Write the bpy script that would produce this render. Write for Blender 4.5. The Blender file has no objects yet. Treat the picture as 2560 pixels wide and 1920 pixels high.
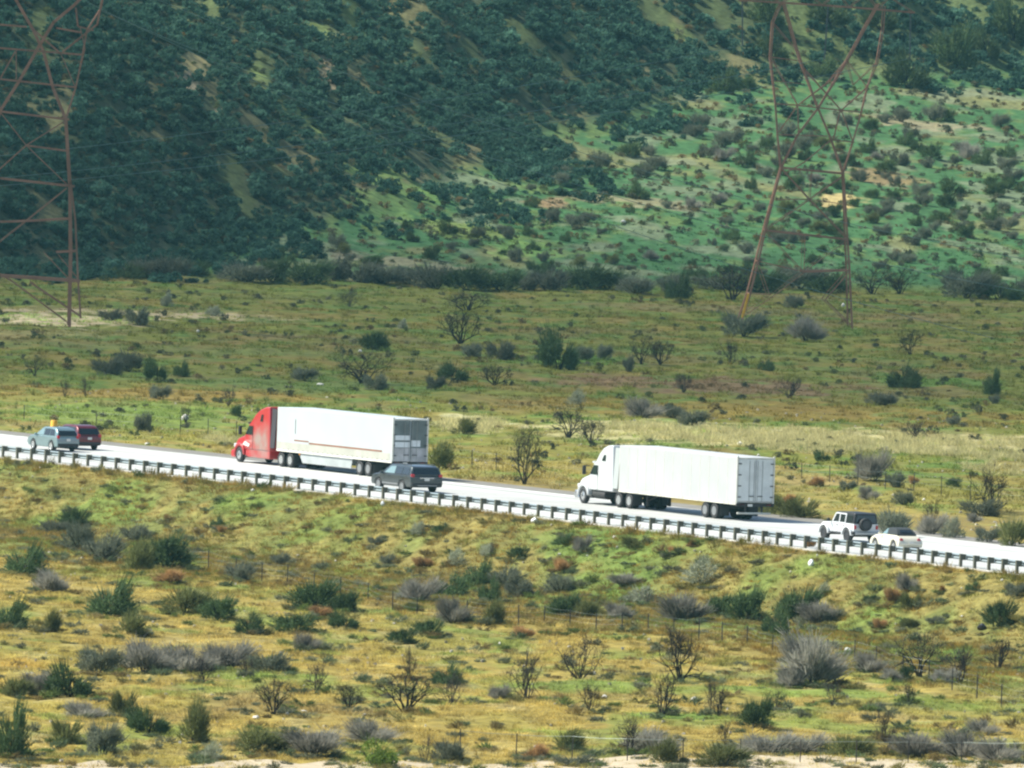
import bpy, bmesh, math, random
import numpy as np
from mathutils import Matrix, Vector

# ------------------------------------------------------------------ camera, world, sun, exposure
sc = bpy.context.scene
F_PX, PITCH, ROLL, CAM_H = 32000.0, 0.03094, 0.034, 32.0
cam_data = bpy.data.cameras.new('camera')
cam_data.sensor_width = 36.0
cam_data.lens = F_PX / 2560.0 * 36.0
cam_data.clip_start, cam_data.clip_end = 1.0, 30000.0
cam = bpy.data.objects.new('camera', cam_data)
CAM_R = Matrix.Rotation(math.pi / 2 - PITCH, 3, 'X') @ Matrix.Rotation(ROLL, 3, 'Z')
cam.matrix_world = Matrix.Translation((0, 0, CAM_H)) @ CAM_R.to_4x4()
sc.collection.objects.link(cam)
sc.camera = cam

SUN_EL, SUN_DIR_XY = math.radians(50), Vector((-0.985, 0.17))
sun_vec = Vector((SUN_DIR_XY.x * math.cos(SUN_EL), SUN_DIR_XY.y * math.cos(SUN_EL), math.sin(SUN_EL)))
world = bpy.data.worlds.new('World')
sc.world = world
world.use_nodes = True
wn = world.node_tree.nodes
sky = wn.new('ShaderNodeTexSky')
sky.sky_type = 'NISHITA'
sky.sun_disc = False
sky.sun_elevation = SUN_EL
sky.sun_rotation = math.atan2(SUN_DIR_XY.x, SUN_DIR_XY.y)
world.node_tree.links.new(sky.outputs[0], wn['Background'].inputs[0])
wn['Background'].inputs[1].default_value = 0.10
sun_data = bpy.data.lights.new('sun', 'SUN')
sun_data.energy = 4.9
sun_data.angle = math.radians(0.53)
sun_data.color = (1.0, 0.97, 0.86)
sun = bpy.data.objects.new('sun', sun_data)
sun.rotation_mode = 'QUATERNION'
sun.rotation_quaternion = sun_vec.to_track_quat('Z', 'Y')
sun.location = (0, 600, 300)
sc.collection.objects.link(sun)
sc.view_settings.view_transform = 'Standard'
sc.view_settings.look = 'None'
sc.view_settings.exposure = 0.95
sc.view_settings.gamma = 1.0
sc.cycles.filter_width = 2.3
sc.cycles.max_bounces = 6
sc.cycles.diffuse_bounces = 3
sc.cycles.volume_bounces = 0

COL = sc.collection
R = np.random.RandomState(7)
random.seed(11)

# ------------------------------------------------------------------ noise and projection
def _h(ix, iy, s):
    n = (ix.astype(np.int64) * 374761393 + iy.astype(np.int64) * 668265263 + s * 1442695041) & 0xffffffff
    n = ((n ^ (n >> 13)) * 1274126177) & 0xffffffff
    return ((n ^ (n >> 16)) & 0xffff) / 65535.0

def vnoise(x, y, s=0):
    x = np.asarray(x, float); y = np.asarray(y, float)
    ix, iy = np.floor(x), np.floor(y)
    fx, fy = x - ix, y - iy
    fx = fx * fx * (3 - 2 * fx); fy = fy * fy * (3 - 2 * fy)
    a = _h(ix, iy, s) * (1 - fx) + _h(ix + 1, iy, s) * fx
    b = _h(ix, iy + 1, s) * (1 - fx) + _h(ix + 1, iy + 1, s) * fx
    return a * (1 - fy) + b * fy

def fbm(x, y, s=0, o=3):
    t, a, w = 0.0, 1.0, 0.0
    for k in range(o):
        t = t + a * vnoise(np.asarray(x) * 2 ** k, np.asarray(y) * 2 ** k, s + 17 * k); w += a; a *= 0.5
    return t / w

def sstep(a, b, x):
    t = np.clip((np.asarray(x, float) - a) / (b - a), 0, 1)
    return t * t * (3 - 2 * t)

def soft(t, w):
    return (t + np.sqrt(t * t + w * w)) * 0.5

def ray(u, v):
    d = CAM_R @ Vector(((u - 1280) / F_PX, (960 - v) / F_PX, -1.0))
    return d / d.y

def plane_at(u, v, z=0.0):
    d = ray(u, v)
    t = (z - CAM_H) / d.z
    return Vector((d.x * t, t, z))

CAM_RT = CAM_R.transposed()
def project(p):
    q = CAM_RT @ (Vector(p) - Vector((0, 0, CAM_H)))
    return (1280 + F_PX * q.x / -q.z, 960 - F_PX * q.y / -q.z)

def px_per_m(y):
    return F_PX / y

# ------------------------------------------------------------------ ground lines read off the photo
RAIL_TOP = [(-60, 1106), (39, 1118), (314, 1148), (385, 1156), (420, 1159), (633, 1182), (778, 1198), (1128, 1237), (1271, 1253.5),
            (1442, 1275), (1516, 1283), (1689, 1306), (1942, 1336), (2080, 1351.5), (2221, 1367), (2326, 1379), (2532, 1404), (2640, 1417)]
FAR_EDGE = [(-60, 1078), (0, 1084), (65, 1091.5), (250, 1111.5), (398, 1127), (577, 1146), (1113, 1201.5), (1442, 1240), (1892, 1291),
            (2052, 1308.5), (2279, 1335), (2390, 1348), (2558, 1369), (2640, 1379)]

def line_fit(pts, dv):
    P = [plane_at(u, v + dv) for u, v in pts]
    xs, ys = np.array([p.x for p in P]), np.array([p.y for p in P])
    c = np.polyfit(xs, ys, 3)
    d = np.polyder(c)
    def f(x):
        x = np.asarray(x, float)
        xc = np.clip(x, -37, 34)
        return np.polyval(c, xc) + (x - xc) * np.polyval(d, xc)
    return f

rail_y = line_fit(RAIL_TOP, 29)
edge_y = line_fit(FAR_EDGE, 0)
_b = (rail_y(20) - rail_y(-20)) / 40
KP = 1 / math.sqrt(1 + float(_b) ** 2)            # perpendicular distance per metre of y
ROAD_DIR = Vector((-KP, -KP * float(_b), 0)).normalized()   # the way the traffic drives

P0, P1 = plane_at(0, 706, -0.5), plane_at(2560, 744, -0.5)
def base_y(x):
    return P0.y + (np.asarray(x, float) - P0.x) * (P1.y - P0.y) / (P1.x - P0.x)

def flat_z(x, y):
    x = np.asarray(x, float); y = np.asarray(y, float)
    near = (rail_y(x) - y) * KP
    far = (y - edge_y(x)) * KP
    z = -0.05 - 3.4 * sstep(0.7, 10.5, near)
    z = z - 0.45 * sstep(4, 25, far)
    r = sstep(1.0, 7, near) + sstep(4, 14, far)
    hump = (fbm(x / 9, y / 14, 3) - 0.5) * 0.6 + (fbm(x / 2.3, y / 3.5, 5, 2) - 0.5) * 0.34
    z = z + r * hump
    t = soft(y - base_y(x), 14)
    fan = 0.085 * t * 0.97
    z = z + fan + sstep(0, 40, t) * (fbm(x / 16, y / 30, 8) - 0.5) * 1.6
    up = sstep(200, 8, y)
    return z * (1 - up) + up * (CAM_H - 1.7)

def march(zf, u, v):
    d = ray(u, v)
    ys = np.arange(470, 2500, 2.0)
    g = CAM_H + d.z * ys - zf(d.x * ys, ys)
    k = np.argmax(g <= 0) if (g <= 0).any() else len(ys) - 1
    lo, hi = ys[max(k - 1, 0)], ys[k]
    for _ in range(12):
        m = 0.5 * (lo + hi)
        if CAM_H + d.z * m - float(zf(d.x * m, m)) > 0: lo = m
        else: hi = m
    return Vector((d.x * hi, hi, float(zf(d.x * hi, hi))))

HILL_PX = [(-300, 700), (150, 694), (420, 668), (560, 640), (1000, 548), (1100, 480), (1300, 402), (1560, 330), (1700, 262), (1800, 222),
           (2000, 205), (2300, 225), (2560, 178)]
_hp = [march(flat_z, u, v) for u, v in HILL_PX]
_hx, _hy = np.array([p.x for p in _hp]), np.array([p.y for p in _hp])
def hill_y(x):
    return np.interp(np.asarray(x, float), _hx, _hy)

_hx[0] = min(_hx[0], -60.0)
_sx = np.concatenate([[-1500.0], _hx, [1500.0]])
_sy = np.concatenate([[_hy[0] - 60], _hy, [_hy[-1] + 300]])
def hill_t(x, y):
    """distance behind (+) or before (-) the foot line of the hill"""
    x, y = np.broadcast_arrays(np.asarray(x, float), np.asarray(y, float))
    d = np.full(x.shape, 1e9)
    for i in range(len(_sx) - 1):
        ax, ay, bx, by = _sx[i], _sy[i], _sx[i + 1], _sy[i + 1]
        ex, ey = bx - ax, by - ay
        q = np.clip(((x - ax) * ex + (y - ay) * ey) / (ex * ex + ey * ey), 0, 1)
        d = np.minimum(d, np.hypot(x - ax - q * ex, y - ay - q * ey))
    d = np.where(y > np.interp(x, _sx, _sy), d, -d)
    return d + (fbm(x / 14, y / 25, 21) - 0.5) * 9

def terrain(x, y):
    x = np.asarray(x, float); y = np.asarray(y, float)
    z = flat_z(x, y)
    t = soft(hill_t(x, y), 4)
    t = np.where(t > 320, 320 + (t - 320) * 0.05, t)
    ridge = np.abs(fbm((x + y * 0.35) / 26, (y - x * 0.2) / 60, 31) - 0.5) * 2
    z = z + 0.46 * t + sstep(2, 25, t) * (6.5 * (0.5 - ridge) + (fbm(x / 8, y / 16, 33) - 0.5) * 2.6)
    z = np.where(y > 1900, np.minimum(z, 150 + (fbm(x / 90, y / 90, 41) - .5) * 20), z)
    return z

def at(u, v):
    return march(terrain, u, v)

# ------------------------------------------------------------------ object helpers
def tag(o, label=None, cat=None, group=None, kind=None):
    if label: o['label'] = label
    if cat: o['category'] = cat
    if group: o['group'] = group
    if kind: o['kind'] = kind
    return o

def link(name, me, mats=(), parent=None, loc=None):
    for m in (mats if isinstance(mats, (list, tuple)) else [mats]):
        me.materials.append(m)
    o = bpy.data.objects.new(name, me)
    COL.objects.link(o)
    if parent is not None: o.parent = parent
    if loc is not None: o.location = loc
    return o

def empty(name, loc=(0, 0, 0), rz=0.0, parent=None):
    o = bpy.data.objects.new(name, None)
    o.empty_display_size = 0.3
    COL.objects.link(o)
    o.location = loc
    o.rotation_euler = (0, 0, rz)
    if parent is not None: o.parent = parent
    return o

def np_mesh(name, V, T, tint=None, mat_idx=None, smooth=False):
    V = np.asarray(V, np.float32); T = np.asarray(T, np.int32)
    me = bpy.data.meshes.new(name)
    n, k = len(T), T.shape[1]
    me.vertices.add(len(V)); me.vertices.foreach_set('co', V.ravel())
    me.loops.add(n * k); me.loops.foreach_set('vertex_index', T.ravel())
    me.polygons.add(n)
    me.polygons.foreach_set('loop_start', np.arange(0, n * k, k, dtype=np.int32))
    me.polygons.foreach_set('loop_total', np.full(n, k, np.int32))
    if mat_idx is not None: me.polygons.foreach_set('material_index', np.asarray(mat_idx, np.int32))
    me.polygons.foreach_set('use_smooth', np.full(n, smooth, bool))
    if tint is not None:
        a = me.attributes.new('tint', 'FLOAT_COLOR', 'POINT')
        t = np.asarray(tint, np.float32)
        if t.ndim == 1: t = np.stack([t, t, t], 1)
        a.data.foreach_set('color', np.concatenate([t, np.ones((len(t), 1), np.float32)], 1).ravel())
    me.update(calc_edges=True)
    return me

# ------------------------------------------------------------------ materials
def mat(name, color, rough=0.7, metal=0.0, spec=0.5, var=0.0, var_scale=2.0, bump=0.0, bump_scale=20.0, tint=False, obj_rand=0.0, coat=0.0, soft_leaf=0.0):
    m = bpy.data.materials.new(name)
    m.use_nodes = True
    nt = m.node_tree; N = nt.nodes; L = nt.links
    b = N['Principled BSDF']
    b.inputs['Roughness'].default_value = rough
    b.inputs['Metallic'].default_value = metal
    b.inputs['Specular IOR Level'].default_value = spec
    b.inputs['Coat Weight'].default_value = coat
    col = N.new('ShaderNodeRGB'); col.outputs[0].default_value = (*color, 1)
    out = col.outputs[0]
    tc = N.new('ShaderNodeTexCoord')
    if var > 0:
        nz = N.new('ShaderNodeTexNoise'); nz.inputs['Scale'].default_value = var_scale; nz.inputs['Detail'].default_value = 5
        L.new(tc.outputs['Object'], nz.inputs['Vector'])
        mr = N.new('ShaderNodeMapRange'); mr.inputs[3].default_value = 1 - var; mr.inputs[4].default_value = 1 + var
        mr.inputs[1].default_value = 0.3; mr.inputs[2].default_value = 0.7
        L.new(nz.outputs[0], mr.inputs[0])
        mx = N.new('ShaderNodeVectorMath'); mx.operation = 'SCALE'
        L.new(out, mx.inputs[0]); L.new(mr.outputs[0], mx.inputs['Scale'])
        out = mx.outputs[0]
    if tint:
        at_ = N.new('ShaderNodeAttribute'); at_.attribute_name = 'tint'
        mx = N.new('ShaderNodeVectorMath'); mx.operation = 'MULTIPLY'
        L.new(out, mx.inputs[0]); L.new(at_.outputs['Color'], mx.inputs[1])
        out = mx.outputs[0]
    if obj_rand > 0:
        oi = N.new('ShaderNodeObjectInfo')
        mr = N.new('ShaderNodeMapRange'); mr.inputs[3].default_value = 1 - obj_rand; mr.inputs[4].default_value = 1 + obj_rand
        L.new(oi.outputs['Random'], mr.inputs[0])
        mx = N.new('ShaderNodeVectorMath'); mx.operation = 'SCALE'
        L.new(out, mx.inputs[0]); L.new(mr.outputs[0], mx.inputs['Scale'])
        out = mx.outputs[0]
    L.new(out, b.inputs['Base Color'])
    if soft_leaf > 0:
        tl = N.new('ShaderNodeBsdfTranslucent'); L.new(out, tl.inputs[0])
        ms = N.new('ShaderNodeMixShader'); ms.inputs[0].default_value = soft_leaf
        L.new(b.outputs[0], ms.inputs[1]); L.new(tl.outputs[0], ms.inputs[2])
        L.new(ms.outputs[0], N['Material Output'].inputs[0])
    if bump > 0:
        nz = N.new('ShaderNodeTexNoise'); nz.inputs['Scale'].default_value = bump_scale; nz.inputs['Detail'].default_value = 4
        L.new(tc.outputs['Object'], nz.inputs['Vector'])
        bp = N.new('ShaderNodeBump'); bp.inputs['Strength'].default_value = bump; bp.inputs['Distance'].default_value = 0.05
        L.new(nz.outputs[0], bp.inputs['Height']); L.new(bp.outputs[0], b.inputs['Normal'])
    return m

M = {}
M['leaf_dark'] = mat('dark_leaf', (0.070, 0.112, 0.042), 0.75, spec=0.25, tint=True, obj_rand=0.25, soft_leaf=0.38)
M['leaf_bright'] = mat('bright_leaf', (0.12, 0.18, 0.025), 0.75, spec=0.25, tint=True, obj_rand=0.1, soft_leaf=0.38)
M['leaf_olive'] = mat('olive_leaf', (0.135, 0.150, 0.052), 0.8, spec=0.2, tint=True, obj_rand=0.25, soft_leaf=0.38)
M['leaf_grey'] = mat('grey_green_leaf', (0.150, 0.165, 0.115), 0.85, spec=0.15, tint=True, obj_rand=0.25, soft_leaf=0.38)
M['leaf_sage'] = mat('pale_sage_leaf', (0.34, 0.36, 0.25), 0.9, spec=0.1, tint=True, obj_rand=0.2, soft_leaf=0.38)
M['twig_grey'] = mat('grey_dry_twig', (0.235, 0.225, 0.185), 0.9, spec=0.1, tint=True, obj_rand=0.22, soft_leaf=0.38)
M['twig_brown'] = mat('brown_dry_twig', (0.32, 0.195, 0.085), 0.9, spec=0.1, tint=True, obj_rand=0.25, soft_leaf=0.38)
M['burnt'] = mat('burnt_branch', (0.032, 0.027, 0.025), 0.9, spec=0.1, tint=True, obj_rand=0.3)
M['chaparral'] = mat('hazy_chaparral_leaf', (0.038, 0.092, 0.068), 0.8, spec=0.15, tint=True, soft_leaf=0.5)  # teal tint of the distant haze is mixed into this leaf colour
M['scrub'] = mat('scrub_leaf', (0.060, 0.070, 0.046), 0.85, spec=0.15, tint=True, soft_leaf=0.38)
M['straw'] = mat('dry_straw', (0.25, 0.195, 0.068), 0.9, spec=0.1, tint=True, soft_leaf=0.38)
M['grassblade'] = mat('green_grass_blade', (0.085, 0.125, 0.028), 0.8, spec=0.15, tint=True, soft_leaf=0.38)
M['rock'] = mat('pale_rock', (0.55, 0.53, 0.47), 0.9, var=0.2, var_scale=6, bump=0.5)
M['tyre'] = mat('tyre_rubber', (0.018, 0.018, 0.019), 0.75, var=0.2, var_scale=8)
M['chrome'] = mat('polished_metal', (0.62, 0.63, 0.64), 0.25, metal=0.9)
M['rim_grey'] = mat('dull_rim_metal', (0.33, 0.34, 0.35), 0.4, metal=0.7)
M['rim_dark'] = mat('dark_rim_metal', (0.05, 0.05, 0.055), 0.45, metal=0.4)
M['black'] = mat('black_plastic', (0.015, 0.016, 0.018), 0.5)
M['under'] = mat('dirty_chassis_steel', (0.03, 0.03, 0.03), 0.8, var=0.3, var_scale=4)
M['glass'] = mat('tinted_glass', (0.012, 0.017, 0.02), 0.06, spec=0.7)
M['glass_sky_pale'] = mat('windscreen_glass', (0.16, 0.24, 0.25), 0.08, spec=0.8)  # pale reflection of the sky put into the glass colour
M['red_light'] = mat('red_tail_lens', (0.42, 0.02, 0.03), 0.2, spec=0.6)
M['amber_light'] = mat('amber_lens', (0.6, 0.22, 0.02), 0.3)
M['clear_light'] = mat('headlight_lens', (0.6, 0.62, 0.64), 0.15)
M['plate'] = mat('plate_white', (0.6, 0.6, 0.56), 0.5)
M['rust'] = mat('weathered_pylon_steel', (0.28, 0.14, 0.09), 0.8, metal=0.05, var=0.3, var_scale=0.5)
M['yellow'] = mat('yellow_paint', (0.72, 0.38, 0.02), 0.5, var=0.12, var_scale=3)
M['insul'] = mat('grey_insulator', (0.06, 0.075, 0.08), 0.5)
M['cable'] = mat('aluminium_cable', (0.10, 0.17, 0.16), 0.5, metal=0.3)
M['galv'] = mat('galvanised_steel', (0.23, 0.28, 0.30), 0.5, metal=0.6, var=0.12, var_scale=1.2)
M['timber'] = mat('weathered_post_timber', (0.115, 0.115, 0.085), 0.9, var=0.3, var_scale=6)
M['fence_steel'] = mat('fence_post_steel', (0.055, 0.05, 0.045), 0.8)
M['wire'] = mat('fence_wire', (0.20, 0.24, 0.22), 0.5, metal=0.4)
# ------------------------------------------------------------------ ground, road, track
def axis(parts):
    a = []
    for lo, hi, st in parts:
        a.append(np.arange(lo, hi, st))
    return np.concatenate(a)

def grow(a, b, n):
    t = np.linspace(0, 1, n + 1)[1:]
    return a + (b - a) * t ** 2.2

gx = np.concatenate([-grow(85, 1300, 22)[::-1], np.arange(-85, 85.01, 0.5), grow(85, 1300, 22)])
gy = np.concatenate([np.linspace(-200, 540, 40)[:-1], np.arange(540, 1340, 0.9), np.arange(1340, 1760, 1.1), grow(1760, 2900, 26)])
GX, GY = np.meshgrid(gx, gy)
GZ = terrain(GX, GY)
near_d = (rail_y(GX) - GY) * KP
far_d = (GY - edge_y(GX)) * KP
ht = hill_t(GX, GY)
ft = GY - base_y(GX)

def C(r, g, b): return np.array([r, g, b])
OCHRE, YELG, GREEN, TAN, BROWN, SAND = C(.215, .168, .042), C(.152, .158, .034), C(.078, .145, .026), C(.25, .212, .092), C(.145, .108, .042), C(.44, .35, .215)
OLIVE, LIME, FANG, HILLG = C(.105, .112, .020), C(.14, .19, .055), C(.040, .102, .036), C(.05, .062, .030)

def mix(a, b, w):
    return a * (1 - w[..., None]) + b * w[..., None]

n1 = fbm(GX / 5, GY / 11, 51, 4); n2 = fbm(GX / 3, GY / 7, 53, 4); n3 = fbm(GX / 1.6, GY / 3.5, 55, 3); n4 = fbm(GX / 11, GY / 26, 57, 3)
col = np.broadcast_to(OCHRE, GX.shape + (3,)).copy()
col = mix(col, YELG, sstep(.48, .66, n1) * .7)
low_w = sstep(24, 60, near_d)
col = mix(col, C(.222, .168, .040), low_w * .6)
slope_w = sstep(.3, 3, near_d) * (1 - sstep(15, 34, near_d))
col = mix(col, GREEN, sstep(.56, .70, n2) * (.5 + .3 * slope_w))
col = mix(col, C(.135, .122, .042), slope_w * .6)
col = mix(col, GREEN * 1.1, slope_w * sstep(.46, .64, n1) * .5)
col = mix(col, TAN, sstep(.60, .72, n3) * .5 * (1 - slope_w))
col = mix(col, BROWN, sstep(.62, .74, n4) * .5)
midw = sstep(10, 60, far_d)
mid = mix(np.broadcast_to(OLIVE * 1.12, GX.shape + (3,)), OCHRE * .75, sstep(.50, .66, n1) * .8)
mid = mix(mid, GREEN * .85, sstep(.55, .66, n2) * .7)
mid = mix(mid, BROWN, sstep(.62, .72, n4) * .5)
mid = mix(mid, TAN * .7, sstep(.68, .77, n3) * .4)
col = mix(col, mid, midw)
fw = sstep(-6, 14, ft)
fan = mix(np.broadcast_to(FANG, GX.shape + (3,)), LIME * .7, sstep(.55, .68, n2) * .65)
fan = mix(fan, TAN * .7, sstep(.66, .76, n4) * .6)
fan = mix(fan, C(.13, .15, .09), sstep(.56, .68, n1) * .7)
col = mix(col, fan, fw)
hw_ = sstep(-1, 4, ht)
hill = mix(np.broadcast_to(HILLG, GX.shape + (3,)), TAN * .75, sstep(.60, .70, fbm(GX / 5, GY / 13, 151, 4)) * .45)
hill = mix(hill, LIME * .55, sstep(.66, .74, fbm(GX / 6, GY / 15, 61)) * .4)
rightw = sstep(20, 40, GX)
hill = mix(hill, C(.085, .115, .042), rightw * .75)
col = mix(col, hill, hw_)

OPEN = []
def patch(u, v, ru, rv, c, w):
    global col
    p = at(u, v)
    s = F_PX / p.y
    dvy = max(.9 if v > 750 else .35, abs(project((p.x, p.y + 8, float(terrain(p.x, p.y + 8))))[1] - v) / 8)
    if v < 640: OPEN.append((p.x, p.y, ru / s, rv / dvy))
    d = ((GX - p.x) * s / ru) ** 2 + ((GY - p.y) * dvy / rv) ** 2
    d = np.sqrt(d) + (n3 - .5) * 1.5 + (n2 - .5) * .9
    col = mix(col, c, (1 - sstep(.65, 1.1, d)) * w)
    
for a in [(130, 800, 230, 20, SAND, .9), (420, 786, 360, 11, SAND * .8, .8), (90, 835, 200, 12, TAN * .9, .5), (2090, 498, 60, 15, C(.36, .28, .12), .9), (1380, 505, 60, 12, C(.20, .135, .07), .9),
          (2200, 440, 110, 16, C(.20, .13, .06), .7), (2290, 310, 160, 16, SAND * .6, .7), (1860, 180, 60, 45, TAN * .7, .6), (1560, 500, 160, 14, SAND * .55, .6),
          (530, 530, 22, 14, C(.24, .28, .05), .8), (1000, 655, 200, 14, C(.22, .18, .12), .6), (490, 155, 42, 26, TAN, .9), (480, 220, 42, 24, SAND * .75, .9), (545, 272, 20, 10, SAND * .8, .9),
          (800, 90, 60, 40, LIME * .85, .65), (660, 185, 35, 22, LIME * .85, .65), (830, 190, 22, 55, SAND * .7, .8), (760, 310, 60, 28, LIME * .9, .7), (870, 30, 40, 25, LIME * .85, .6), (900, 108, 30, 28, LIME * .85, .6),
          (1720, 90, 40, 30, LIME * .85, .6), (1160, 580, 150, 26, C(.17, .21, .055), .7), (1000, 470, 120, 30, C(.11, .19, .05), .7), (1310, 620, 90, 30, C(.16, .26, .06), .5), (960, 520, 90, 45, C(.11, .19, .05), .6),
          (1450, 900, 160, 12, GREEN, .75), (1750, 962, 360, 20, C(.15, .095, .05), .85), (2300, 955, 180, 16, GREEN, .8), (1900, 1020, 620, 20, C(.165, .115, .025), .75), (350, 985, 420, 14, C(.20, .135, .035), .75), (600, 955, 520, 12, C(.085, .13, .03), .75), (500, 880, 600, 14, C(.10, .13, .035), .6), (1900, 780, 500, 12, C(.15, .12, .05), .6), (700, 740, 600, 12, C(.11, .13, .025), .6),
          (2080, 1100, 560, 44, C(.30, .265, .13), .85), (1600, 1075, 240, 26, C(.30, .27, .13), .8), (1850, 1180, 300, 24, C(.25, .19, .07), .6), (1170, 1062, 80, 26, C(.32, .30, .16), .8), (300, 1035, 420, 28, C(.105, .155, .03), .8), (1700, 880, 500, 12, C(.10, .145, .04), .4),
          (1450, 1710, 200, 10, C(.10, .16, .03), .7), (1700, 1790, 140, 10, C(.10, .17, .03), .8), (2020, 1730, 240, 14, C(.10, .16, .03), .7), (2330, 1712, 200, 10, C(.09, .16, .03), .7),
          (830, 1300, 200, 20, C(.09, .15, .03), .6), (1500, 1340, 180, 22, C(.10, .16, .035), .7), (330, 1370, 200, 8, C(.09, .17, .03), .7), (620, 1690, 240, 10, C(.10, .16, .03), .6), (60, 1660, 100, 16, C(.26, .17, .03), .6)]:
    patch(*a)
nb = fbm(GX / .9, GY / 1.6, 71, 2)
col = col * (0.68 + 0.64 * nb[..., None])
nx, ny = len(gx), len(gy)
idx = np.arange(nx * ny).reshape(ny, nx)
quads = np.stack([idx[:-1, :-1], idx[:-1, 1:], idx[1:, 1:], idx[1:, :-1]], -1).reshape(-1, 4)
M['ground'] = mat('dry_grass_soil', (1, 1, 1), 0.95, spec=0.1, tint=True, var=0.32, var_scale=1.6, bump=0.9, bump_scale=2.6)
g = link('ground', np_mesh('ground', np.stack([GX, GY, GZ], -1).reshape(-1, 3), quads, col.reshape(-1, 3), smooth=True), M['ground'])
tag(g, kind='structure')

def ground_col(x, y):
    j = np.clip(np.searchsorted(gx, x), 0, nx - 1); i = np.clip(np.searchsorted(gy, y), 0, ny - 1)
    return col[i, j]

# concrete carriageway: a strip between the two measured edges
def strip_mesh(name, fa, fb, z, thick=0.12, cross=6, xs=None):
    xs = np.concatenate([np.linspace(-420, -45, 16)[:-1], np.linspace(-45, 45, 91), np.linspace(45, 330, 14)[1:]]) if xs is None else xs
    V, T = [], []
    for x in xs:
        ya, yb = float(fa(x)), float(fb(x))
        for k in range(cross + 1):
            V.append((x, ya + (yb - ya) * k / cross, z))
        V.append((x, yb, z - thick)); V.append((x, ya, z - thick))
    w = cross + 3
    for i in range(len(xs) - 1):
        for k in range(w):
            a, b = i * w + k, i * w + (k + 1) % w
            T.append((a, a + w, b + w, b))
    return np_mesh(name, V, [t[::-1] for t in T])

def road_material():
    m = mat('sunlit_concrete', (0.43, 0.435, 0.415), 0.85, spec=0.3)
    nt = m.node_tree; N = nt.nodes; L = nt.links
    b = N['Principled BSDF']
    geo = N.new('ShaderNodeNewGeometry')
    mp = N.new('ShaderNodeMapping')
    mp.inputs['Rotation'].default_value = (0, 0, -math.atan2(ROAD_DIR.y, ROAD_DIR.x))
    L.new(geo.outputs['Position'], mp.inputs['Vector'])
    sx = N.new('ShaderNodeMapping'); sx.inputs['Scale'].default_value = (0.012, 0.75, 1)
    L.new(mp.outputs[0], sx.inputs['Vector'])
    nz = N.new('ShaderNodeTexNoise'); nz.inputs['Scale'].default_value = 1.0; nz.inputs['Detail'].default_value = 5
    L.new(sx.outputs[0], nz.inputs['Vector'])
    n2_ = N.new('ShaderNodeTexNoise'); n2_.inputs['Scale'].default_value = 0.35; n2_.inputs['Detail'].default_value = 6
    L.new(geo.outputs['Position'], n2_.inputs['Vector'])
    br = N.new('ShaderNodeTexBrick'); br.offset = 0.0
    br.inputs['Color1'].default_value = br.inputs['Color2'].default_value = (1, 1, 1, 1); br.inputs['Mortar'].default_value = (.6, .6, .58, 1)
    br.inputs['Scale'].default_value = 1.0; br.inputs['Mortar Size'].default_value = 0.05
    br.inputs['Brick Width'].default_value = 4.6; br.inputs['Row Height'].default_value = 3.66
    L.new(mp.outputs[0], br.inputs['Vector'])
    mr = N.new('ShaderNodeMapRange'); mr.inputs[1].default_value = .3; mr.inputs[2].default_value = .7; mr.inputs[3].default_value = .70; mr.inputs[4].default_value = 1.15
    L.new(nz.outputs[0], mr.inputs[0])
    mr2 = N.new('ShaderNodeMapRange'); mr2.inputs[1].default_value = .3; mr2.inputs[2].default_value = .7; mr2.inputs[3].default_value = .9; mr2.inputs[4].default_value = 1.08
    L.new(n2_.outputs[0], mr2.inputs[0])
    mu = N.new('ShaderNodeMath'); mu.operation = 'MULTIPLY'; L.new(mr.outputs[0], mu.inputs[0]); L.new(mr2.outputs[0], mu.inputs[1])
    v1 = N.new('ShaderNodeVectorMath'); v1.operation = 'SCALE'; L.new(br.outputs[0], v1.inputs[0]); L.new(mu.outputs[0], v1.inputs['Scale'])
    v2 = N.new('ShaderNodeVectorMath'); v2.operation = 'MULTIPLY'; L.new(v1.outputs[0], v2.inputs[0]); v2.inputs[1].default_value = (0.43, 0.435, 0.415)
    L.new(v2.outputs[0], b.inputs['Base Color'])
    return m

M['road'] = road_material()
M['shoulder'] = mat('old_asphalt', (0.155, 0.145, 0.125), 0.9, var=0.2, var_scale=0.6)
M['dike'] = mat('pale_asphalt_dike', (0.42, 0.41, 0.36), 0.9, var=0.25, var_scale=0.5)
M['verge'] = mat('gravel_verge', (0.27, 0.225, 0.16), 0.95, var=0.3, var_scale=0.8)
tag(link('road', strip_mesh('road', lambda x: rail_y(x) + .25 / KP, edge_y, 0.0), M['road']), kind='structure')
tag(link('road_shoulder', strip_mesh('road_shoulder', lambda x: edge_y(x), lambda x: edge_y(x) + 3.0 / KP, -0.012), M['shoulder']), kind='structure')
tag(link('road_verge', strip_mesh('road_verge', lambda x: rail_y(x) - .75 / KP, lambda x: rail_y(x) + .25 / KP, -0.015), M['verge']), kind='structure')
tag(link('road_kerb', strip_mesh('road_kerb', lambda x: rail_y(x) - .62 / KP, lambda x: rail_y(x) - .36 / KP, 0.05, 0.2), M['dike']), kind='structure')
# worn lane lines
M['lane'] = mat('worn_lane_paint', (0.60, 0.60, 0.57), 0.8, var=0.25, var_scale=0.7)
xs_ = np.linspace(-60, 60, 81)
tag(link('road_edge_line', strip_mesh('road_edge_line', lambda x: edge_y(x) - .75 / KP, lambda x: edge_y(x) - .6 / KP, 0.004, 0.003, 1, xs_), M['lane']), kind='structure')

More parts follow.
